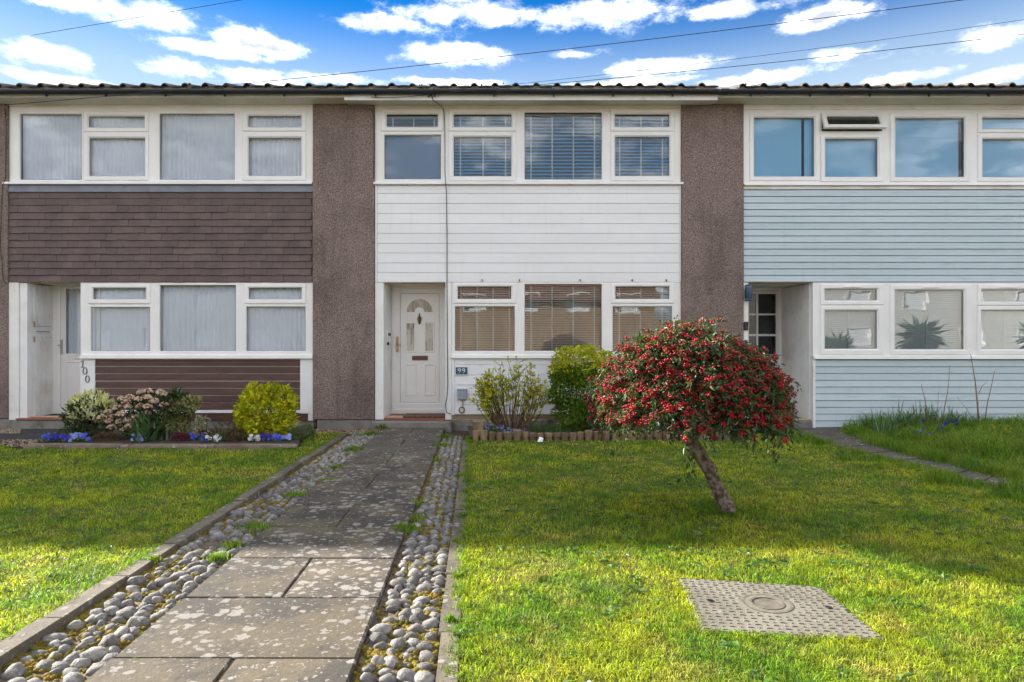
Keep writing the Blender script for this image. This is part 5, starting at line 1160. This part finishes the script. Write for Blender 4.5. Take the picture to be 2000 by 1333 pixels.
for (px, py, rx, ry, mt, lab) in ((205, 855, 20, 10, 'lf_heath', 'brownish heather mound below the cream-flowered shrub'), (463, 852, 16, 14, 'lf_heath', 'brownish heather tuft left of the golden bush'), (352, 856, 18, 10, 'lf_purple', 'magenta heather mound in the middle front of the left bed'), (442, 835, 18, 16, 'lf_heath', 'dry brown feathery plant between white-edged plant and golden bush')):
    bush('heather', lab, [pl(px, py, rx, ry, d - .35), pl(px + rx * .4, py + 2, rx * .7, ry * .8, d - .35)], 900, .03, .006, M[mt], .9, .7, stems=False)
straps('strap_leaf_plant', 'arching strap-leaved plant below the pink-headed shrub', *place(282, 866), 80, .60, .034, 'lf_strap', 'plant', 1.0, .10, curl=.75)
straps('strap_leaf_plant', 'smaller arching strap-leaved plant left of the golden bush', *place(436, 866), 34, .36, .02, 'lf_strap', 'plant', 1.0, .06, curl=.75)
def pansy(label, px, py, w, nf, mat):
    x, y = place(px, py); x *= 1; k = (y + D) / FPX; t = thing('pansy_clump', label, 'flowers', (x, y, zg(y) + .03), 'pansies of the left bed'); n = 60
    P = np.array([x, y, zg(y) + .05]) + rng.normal(0, 1, (n, 3)) * np.array([w * k * .4, .04, .02]); leaves('foliage', P, rand(n) + np.array([0, 0, .6]), .035, .018, M['lf_green'], t)
    V, F = [], []
    for q in range(nf):
        c = Vector((x + random.uniform(-.5, .5) * w * k, y - .03 + random.gauss(0, .025), zg(y) + random.uniform(.06, .135))); nrm = Vector((random.gauss(0, .3), -1, random.uniform(0, .7))).normalized(); u = nrm.cross(Vector((0, 0, 1))).normalized(); v = u.cross(nrm)
        for j in range(5):
            a = math.pi / 2 + 2 * math.pi * j / 5; r = .022 if j else .020; i = len(V); e = (u * math.cos(a) + v * math.sin(a)); s = (u * -math.sin(a) + v * math.cos(a))
            V += [tuple(c), tuple(c + e * r * .5 + s * r * .62 + nrm * .003), tuple(c + e * r * 1.25 + s * r * .35), tuple(c + e * r * 1.25 - s * r * .35), tuple(c + e * r * .5 - s * r * .62 + nrm * .003)]; F.append((i, i + 1, i + 2, i + 3, i + 4))
    tag(fast_mesh('petals', V, [np.array(F)], M[mat], t), kind='stuff')
for (px, py, w, nf, mt, lab) in ((92, 869, 18, 8, 'lf_blue', 'leftmost blue pansies behind the left end of the bed kerb'), (111, 868, 20, 14, 'lf_deep', 'tallest violet-blue pansies near the left end of the bed kerb'), (129, 868, 14, 9, 'lf_deep', 'deep violet pansies third from the left end of the bed kerb'), (146, 868, 16, 8, 'lf_pale', 'pale lilac pansies left of the brown heather'), (158, 867, 14, 8, 'lf_pale', 'light blue pansies right next to the pale lilac ones'), (171, 868, 12, 6, 'lf_blue', 'small blue pansies just left of the brown heather'),
                                 (274, 868, 22, 12, 'lf_pale', 'light blue pansies among the strap leaves'), (379, 865, 16, 7, 'lf_blue', 'violet pansies right of the magenta heather'), (408, 861, 34, 20, 'lf_red', 'dark crimson flowers in front of the white-edged plant'), (418, 869, 26, 9, 'lf_white', 'white pansies in front of the crimson flowers'), (401, 869, 14, 5, 'lf_deep', 'few violet pansies left of the white ones at the kerb'),
                                 (497, 868, 18, 8, 'lf_white', 'white and violet pansies under the golden bush left side'), (520, 867, 20, 9, 'lf_deep', 'dark violet pansies under the middle of the golden bush'), (543, 868, 18, 12, 'lf_blue', 'bright blue pansies under the right side of the golden bush'), (560, 868, 14, 8, 'lf_pale', 'rightmost light blue pansies at the end of the bed kerb')):
    pansy(lab, px, py, w, nf, mt)

# -- right-hand verge
for (px, py, n, L, lab) in ((1765, 845, 60, .42, 'tall dark leaf clump of daffodil foliage before the blue boards'), (1815, 842, 60, .40, 'tall leaf clump beside the bare stems before the blue boards'), (1860, 842, 45, .34, 'leaf clump right of the violet flowers before the blue boards'), (1720, 850, 40, .32, 'leaf clump leaning left over the side path slabs')):
    straps('daffodil_leaves', lab, *place(px, py), n, L * 1.25, .02, 'lf_strap', 'plant', 1.0, .09, 'leaf clumps on the right verge', .3)
for (px, py, lab) in ((1790, 846, 'violet flowers among the tall leaf clumps'), (1838, 858, 'violet flowers right of the dry grass tuft'), (1797, 868, 'lowest violet flowers on the grass bank'), (1860, 848, 'small violet flowers nearest the bare sapling')):
    straps('violet_flowers', lab, *place(px, py), 24, .18, .008, 'lf_green', 'flowers', 1, .05, 'violet flowers on the right verge', flowers=('lf_deep', 5, .07, .2, .016))
straps('yellow_flowers', 'small orange-yellow flowers in the long grass at the right photo edge', *place(1962, 866), 30, .2, .008, 'lf_green', 'flowers', 1, .05, flowers=('lf_yellow', 4, .12, .2, .012))
def sapling(label, stems, y):
    t = thing('bare_sapling', label, 'sapling', (fx(stems[0][0][0][0], y), y, 0)); m = MB()
    for P, r in stems: m.tube([(fx(a, y), y + .02 * k, fz(b, y)) for k, (a, b) in enumerate(P)], [r * (1 - .7 * k / (len(P) - 1)) for k in range(len(P))], 6)
    m.build('stem', M['paletwig'], t, smooth=True)
sapling('bare forked stems left, in front of the lower blue boards', [([(1838, 836), (1846, 800), (1855, 760), (1860, 715)], .011), ([(1815, 836), (1812, 800), (1808, 775), (1804, 752)], .009), ([(1830, 836), (1833, 800), (1836, 766)], .007), ([(1812, 836), (1810, 800), (1810, 775)], .006), ([(1835, 838), (1820, 830), (1800, 820), (1792, 800)], .007)], -.55)
sapling('tallest bare sapling with side branches before the lower blue boards', [([(1912, 832), (1911, 790), (1908, 745), (1901, 692)], .016), ([(1922, 832), (1930, 790), (1940, 755), (1948, 725)], .010), ([(1911, 770), (1920, 755), (1932, 745)], .006), ([(1908, 832), (1890, 800), (1872, 776)], .006)], -.5)

# ------------------------------------------------------------------ grass
COVER = [gp(1326, 1133), gp(1603, 1151), gp(1729, 1254), gp(1372, 1237)]
def inside(poly, x, y):
    c = np.zeros(len(x), bool); n = len(poly); j = n - 1
    for i in range(n):
        xi, yi = poly[i][:2]; xj, yj = poly[j][:2]
        c ^= ((yi > y) != (yj > y)) & (x < (xj - xi) * (y - yi) / (yj - yi + 1e-12) + xi); j = i
    return c
def patchy(x, y, s, o=0.0):
    return np.sin(x * s + 1.3 * np.sin(y * s * .7 + o) + o) * np.cos(y * s * 1.1 + 1.7 * np.sin(x * s * .6 + 2 * o))
def blades(x, y, h, w, lean=.55, z=None):
    n = len(x); z = -GS * np.clip(y, -13, 0) - .003 if z is None else z; a = rng.uniform(0, 6.283, n); b = rng.uniform(0, 6.283, n); ln = h * rng.uniform(.05, 1, n) * lean
    dx, dy = np.cos(a) * ln, np.sin(a) * ln; sx, sy = np.cos(b) * w / 2, np.sin(b) * w / 2
    p = lambda X, Y, Z: np.stack([X, Y, Z], 1)
    V = np.stack([p(x - sx, y - sy, z), p(x + sx, y + sy, z), p(x + dx * .38 + sx * .8, y + dy * .38 + sy * .8, z + h * .58), p(x + dx * .38 - sx * .8, y + dy * .38 - sy * .8, z + h * .58), p(x + dx, y + dy, z + h * (1 - .25 * lean))], 1).reshape(-1, 3)
    i = np.arange(n)[:, None] * 5
    return V, i + np.array([[0, 1, 2, 3]]), i + np.array([[3, 2, 4]])
def lawn(label, poly, x0, x1, ymax):
    X, Y = [], []; Wd = []
    for (da, db, den, w) in ((1.9, 3.2, 13500, .0034), (3.2, 4.4, 8600, .0042), (4.4, 6.0, 5200, .0054), (6.0, 8.0, 2900, .0072), (8.0, 10.4, 1700, .0095)):
        xa, xb = max(x0, -.80 * db - .7), min(x1, .80 * db + .7)
        if xb <= xa: continue
        n = int((db - da) * (xb - xa) * den); x = rng.uniform(xa, xb, n); y = rng.uniform(da, db, n) - D
        k = inside(poly, x, y) & ~inside(COVER, x, y) & (np.abs(x) < .80 * (y + D) + .7); X.append(x[k]); Y.append(y[k]); Wd.append(np.full(k.sum(), w))
    x, y, w = np.concatenate(X), np.concatenate(Y), np.concatenate(Wd)
    pt = patchy(x, y, 2.1) * .5 + patchy(x, y, 5.3, 1.1) * .3 + patchy(x, y, 13., 2.2) * .2
    h = (.029 + .017 * pt) * rng.uniform(.5, 1.5, len(x)) + .006
    V, F4, F3 = blades(x, y, np.clip(h, .012, .07), w * rng.uniform(.75, 1.25, len(x)), 1.5)
    o = fast_mesh('lawn_grass', V, [F4, F3], M['grass']); return tag(o, label, 'grass', kind='stuff')
lawn('short mown grass of the left lawn before house 100', LEFT_LAWN, -14, -1, -1)
lawn('short mown grass of the lawn round the berry tree', RIGHT_LAWN, -1, 12, -1)

def tufts(name, label, spots, mat):
    """spots: x, y, radius, count, height"""
    X, Y, H = [], [], []
    for (x, y, r, n, h) in spots:
        a = rng.normal(0, .5, n) * r; b = rng.normal(0, .5, n) * r * .8; X.append(x + a); Y.append(y + b); H.append(h * rng.uniform(.45, 1.1, n) * np.clip(1.1 - (a * a + b * b) / (r * r) * .5, .3, 1))
    x, y, h = map(np.concatenate, (X, Y, H)); V, F4, F3 = blades(x, y, h, rng.uniform(.003, .0062, len(x)), .8); return tag(fast_mesh(name, V, [F4, F3], M[mat]), label, 'grass', kind='stuff')
sp = []
for (px, py, rpx, n, h) in ((500, 1034, 36, 260, .07), (425, 1092, 22, 220, .06), (790, 1036, 26, 320, .07), (815, 1016, 16, 160, .07), (455, 1068, 22, 200, .06), (690, 880, 22, 300, .08), (655, 915, 20, 200, .06), (580, 968, 26, 220, .06), (640, 940, 16, 120, .05), (720, 850, 22, 260, .10), (745, 838, 16, 200, .13), (860, 872, 18, 260, .08), (870, 856, 18, 240, .09), (850, 900, 10, 120, .05), (815, 985, 14, 140, .05), (780, 925, 8, 70, .03), (645, 1035, 16, 90, .025), (665, 1010, 6, 60, .02), (690, 1175, 14, 60, .018), (265, 1291, 12, 90, .022), (895, 1130, 14, 160, .06), (880, 1215, 12, 120, .05), (893, 1060, 10, 120, .05), (300, 1098, 14, 140, .06), (735, 985, 5, 60, .02), (765, 895, 6, 70, .02), (745, 960, 6, 60, .02), (600, 1035, 8, 70, .02), (915, 1010, 8, 120, .05), (900, 930, 10, 140, .05)):
    v = gp(px, py); k = (v.y + D) / FPX; sp.append((v.x, v.y, rpx * k * 1.1, n, h))
for q in range(200):                                   # grass leaning over the kerbs
    y = random.uniform(-9, -1.2); sp.append((pu(-2.10, y)[0], y, .06, 26, .055)); y = random.uniform(-9, -1.2); sp.append((pu(random.uniform(-.225, -.18), y)[0], y, .06, 30, .05))
for q in range(26): sp.append((TRUNK_FOOT[0][0] + random.gauss(0, .06), TRUNK_FOOT[0][1] - .03 + random.gauss(0, .05), .05, 16, .05))
for q in range(60): sp.append((random.uniform(gp(45, 880).x, gp(590, 880).x), gp(300, 879).y, .08, 26, .05)); sp.append((random.uniform(gp(920, 866).x, gp(1450, 866).x), gp(1000, 864.5).y, .08, 22, .05))
for q in range(900):                                   # coarser clumps in the mown lawns
    dd = random.uniform(2.2, 9) ; x = random.uniform(-.8, .8) * dd; y = dd - D; xx, yy = np.array([x]), np.array([y])
    if (inside(RIGHT_LAWN, xx, yy)[0] or inside(LEFT_LAWN, xx, yy)[0]) and not inside(COVER, xx, yy)[0]: sp.append((x, y, random.uniform(.03, .09), 26, random.uniform(.035, .062)))
tufts('grass_tufts', 'coarse tufts of grass in the lawns and along kerbs, slab joints and cobbles', sp, 'longgrass')
sp = []
pa = [gp(*q) for q in PATH_LOW]; pb = [gp(*q) for q in PATH_UP]
for q in range(240):
    t_ = random.uniform(0, 5.2); k = int(t_); a = pa[k].lerp(pa[k + 1], t_ - k); sp.append((a.x + random.gauss(0, .06), a.y + random.gauss(0, .06) - .03, .11, 40, random.choice((.04, .06, .10))))
    b = pb[k].lerp(pb[k + 1], t_ - k); sp.append((b.x + random.gauss(.05, .06), b.y + random.gauss(.08, .05), .16, 60, random.choice((.09, .13, .18))))
for (px, py, r, n, h) in ((1840, 945, 34, 420, .20), (1985, 965, 34, 400, .20), (1600, 868, 30, 400, .13), (1560, 858, 30, 400, .11), (1905, 952, 26, 220, .12), (1660, 900, 24, 260, .09), (1720, 915, 30, 260, .09), (1500, 850, 30, 400, .12), (1290, 868, 60, 500, .06)):
    v = gp(px, py); k = (v.y + D) / FPX; sp.append((v.x, v.y, r * k * 1.3, n, h))
tufts('grass_tufts', 'longer ragged grass growing over the edges of the right-hand side path', sp, 'longgrass')
def bank():
    n = 60000; x = rng.uniform(4.6, 11, n); y = rng.uniform(-5.0, -.12, n); k = inside(VERGE, x, y) & (np.abs(x) < .80 * (y + D) + .8); x, y = x[k], y[k]
    pt = patchy(x, y, 2.3, .4) * .5 + patchy(x, y, 5.1, 2.) * .5; edge = np.clip((y + 1.6) * 0 + .5 + .5 * pt, 0.15, 1)
    # mound swelling towards the wall and the right
    up = np.clip((x - 5.6) / 1.2, 0, 1) * np.clip((-.1 - y) / .4 + .6, 0, 1)
    lo = np.array([gp(*q)[:2] for q in PATH_UP]); dist = np.min(np.hypot(x[:, None] - np.interp(np.linspace(0, 6, 60), range(7), lo[:, 0])[None], y[:, None] - np.interp(np.linspace(0, 6, 60), range(7), lo[:, 1])[None]), 1)
    g = np.clip((dist - .10) / .55, 0, 1); z = -GS * np.clip(y, -13, 0) + .10 * g * up
    h = (.07 + .36 * g * edge) * rng.uniform(.4, 1.15, len(x))
    V, F4, F3 = blades(x, y, h, rng.uniform(.005, .010, len(x)), 1.05, z - .1 * g * up); tag(fast_mesh('long_grass', V, [F4, F3], M['longgrass']), 'long unmown grass on the bank before the blue boards', 'grass', kind='stuff')
bank()
def weeds():
    P, T, L = [], [], []
    for q in range(420):
        dd = random.uniform(2.3, 8.0); x = random.uniform(-.8, .8) * dd; y = dd - D
        xx, yy = np.array([x]), np.array([y])
        if not (inside(RIGHT_LAWN, xx, yy)[0] or inside(LEFT_LAWN, xx, yy)[0]): continue
        if inside(COVER, xx, yy)[0] or (random.random() < .35 and x < 0): continue
        for j in range(random.randint(4, 9)):
            a = random.uniform(0, 6.283); P.append((x + random.gauss(0, .02), y + random.gauss(0, .02), zg(y) + .018)); T.append((math.cos(a), math.sin(a), random.uniform(.15, .7))); L.append(random.uniform(.022, .055))
    L = np.array(L); o = leaves('lawn_weeds', np.array(P), np.array(T), L, L * .42, M['lf_weed'], None, curl=.3); tag(o, 'broad-leaved weeds scattered through the lawns', 'weeds', kind='stuff')
    n = 900; x = rng.uniform(-5, 6, n); y = rng.uniform(-8.6, -2.4, n); k = inside(RIGHT_LAWN, x, y) | inside(LEFT_LAWN, x, y); x, y = x[k], y[k]
    P = np.stack([x, y, -GS * y + .012], 1); T = np.stack([rng.normal(size=len(x)), rng.normal(size=len(x)), np.full(len(x), .1)], 1)
    o = leaves('dead_leaves', P, T, rng.uniform(.012, .035, len(x)), rng.uniform(.006, .014, len(x)), M['paletwig'], None); tag(o, 'small dry brown leaves lying in the lawns', 'leaves', kind='stuff')
weeds()

# ------------------------------------------------------------------ inspection cover in the lawn
def manhole():
    A, B, C_, E = gp(1326, 1133), gp(1603, 1151), gp(1729, 1254), gp(1372, 1237)
    c = (A + B + C_ + E) / 4; t = thing('inspection_cover', 'pale studded metal inspection cover with round badge in the lawn', 'manhole cover', tuple(c))
    H = lambda u, v, z: (A.lerp(B, u).lerp(E.lerp(C_, u), v)) + Vector((0, 0, z))
    MB().slab([tuple(H(u, v, 0)) for u, v in ((-.02, -.02), (1.02, -.02), (1.02, 1.02), (-.02, 1.02))], -.04, .006, .003).build('frame', M['coverdark'], t)
    MB().slab([tuple(H(u, v, 0)) for u, v in ((0, 0), (1, 0), (1, 1), (0, 1))], -.02, .013, .005).build('plate', M['cover'], t)
    s = MB(); n = 19
    ex = (B - A).normalized(); ey = (E - A).normalized()
    for i in range(n):
        for j in range(n):
            u, v = (i + .5) / n, (j + .5) / n; p = H(u, v, .0132)
            if (p - c).length < .125 or max(abs(u - .5), abs(v - .5)) > .475: continue
            a, b = (.0135, .0042) if (i + j) % 2 == 0 else (.0042, .0055)
            q = [p - ex * a - ey * b, p + ex * a - ey * b, p + ex * a + ey * b, p - ex * a + ey * b]
            s.add([tuple(w) for w in q] + [tuple(w * .0 + w.lerp(p, .25) + Vector((0, 0, .0035))) for w in q], [(4, 5, 6, 7), (0, 1, 5, 4), (1, 2, 6, 5), (2, 3, 7, 6), (3, 0, 4, 7)])
    tag(s.build('studs', M['coverdark'], t), kind='stuff')
    cc = H(.5, .47, .013)
    def ringz(r0, r1, z0, z1, mat, name):
        m = MB(); n = 32; V = []
        for r, z in ((r0, z0), (r0, z1), (r1, z1), (r1, z0)): V += [(cc.x + r * math.cos(2 * math.pi * k / n), cc.y + r * math.sin(2 * math.pi * k / n), cc.z + z) for k in range(n)]
        m.add(V, [(a * n + k, a * n + (k + 1) % n, ((a + 1) % 4) * n + (k + 1) % n, ((a + 1) % 4) * n + k) for a in range(4) for k in range(n)]); m.build(name, mat, t, smooth=False)
    ringz(.118, .105, -.002, .004, M['coverdark'], 'badge_ring'); ringz(.105, .08, -.002, .003, M['cover'], 'badge_ring'); ringz(.08, .068, -.002, .006, M['coverdark'], 'badge_ring')
    MB().tube([(cc.x, cc.y, cc.z), (cc.x, cc.y, cc.z + .002)], [.07, .07], 28).build('badge', M['coverdark'], t)
    for u in (.14, .88): p = H(u, .48, .014); MB().tube([(p.x, p.y, p.z), (p.x, p.y, p.z + .003)], [.018, .016], 10).build('key_hole', M['black'], t)
    sp = []
    for q in range(90):
        e = random.random(); u, v = random.choice(((e, -.02), (e, 1.03), (-.02, e), (1.02, e))); p = H(u, v, 0); sp.append((p.x, p.y, .05, 16, .04))
    tufts('grass_tufts', 'grass growing over the rim of the inspection cover', sp, 'grass')
manhole()
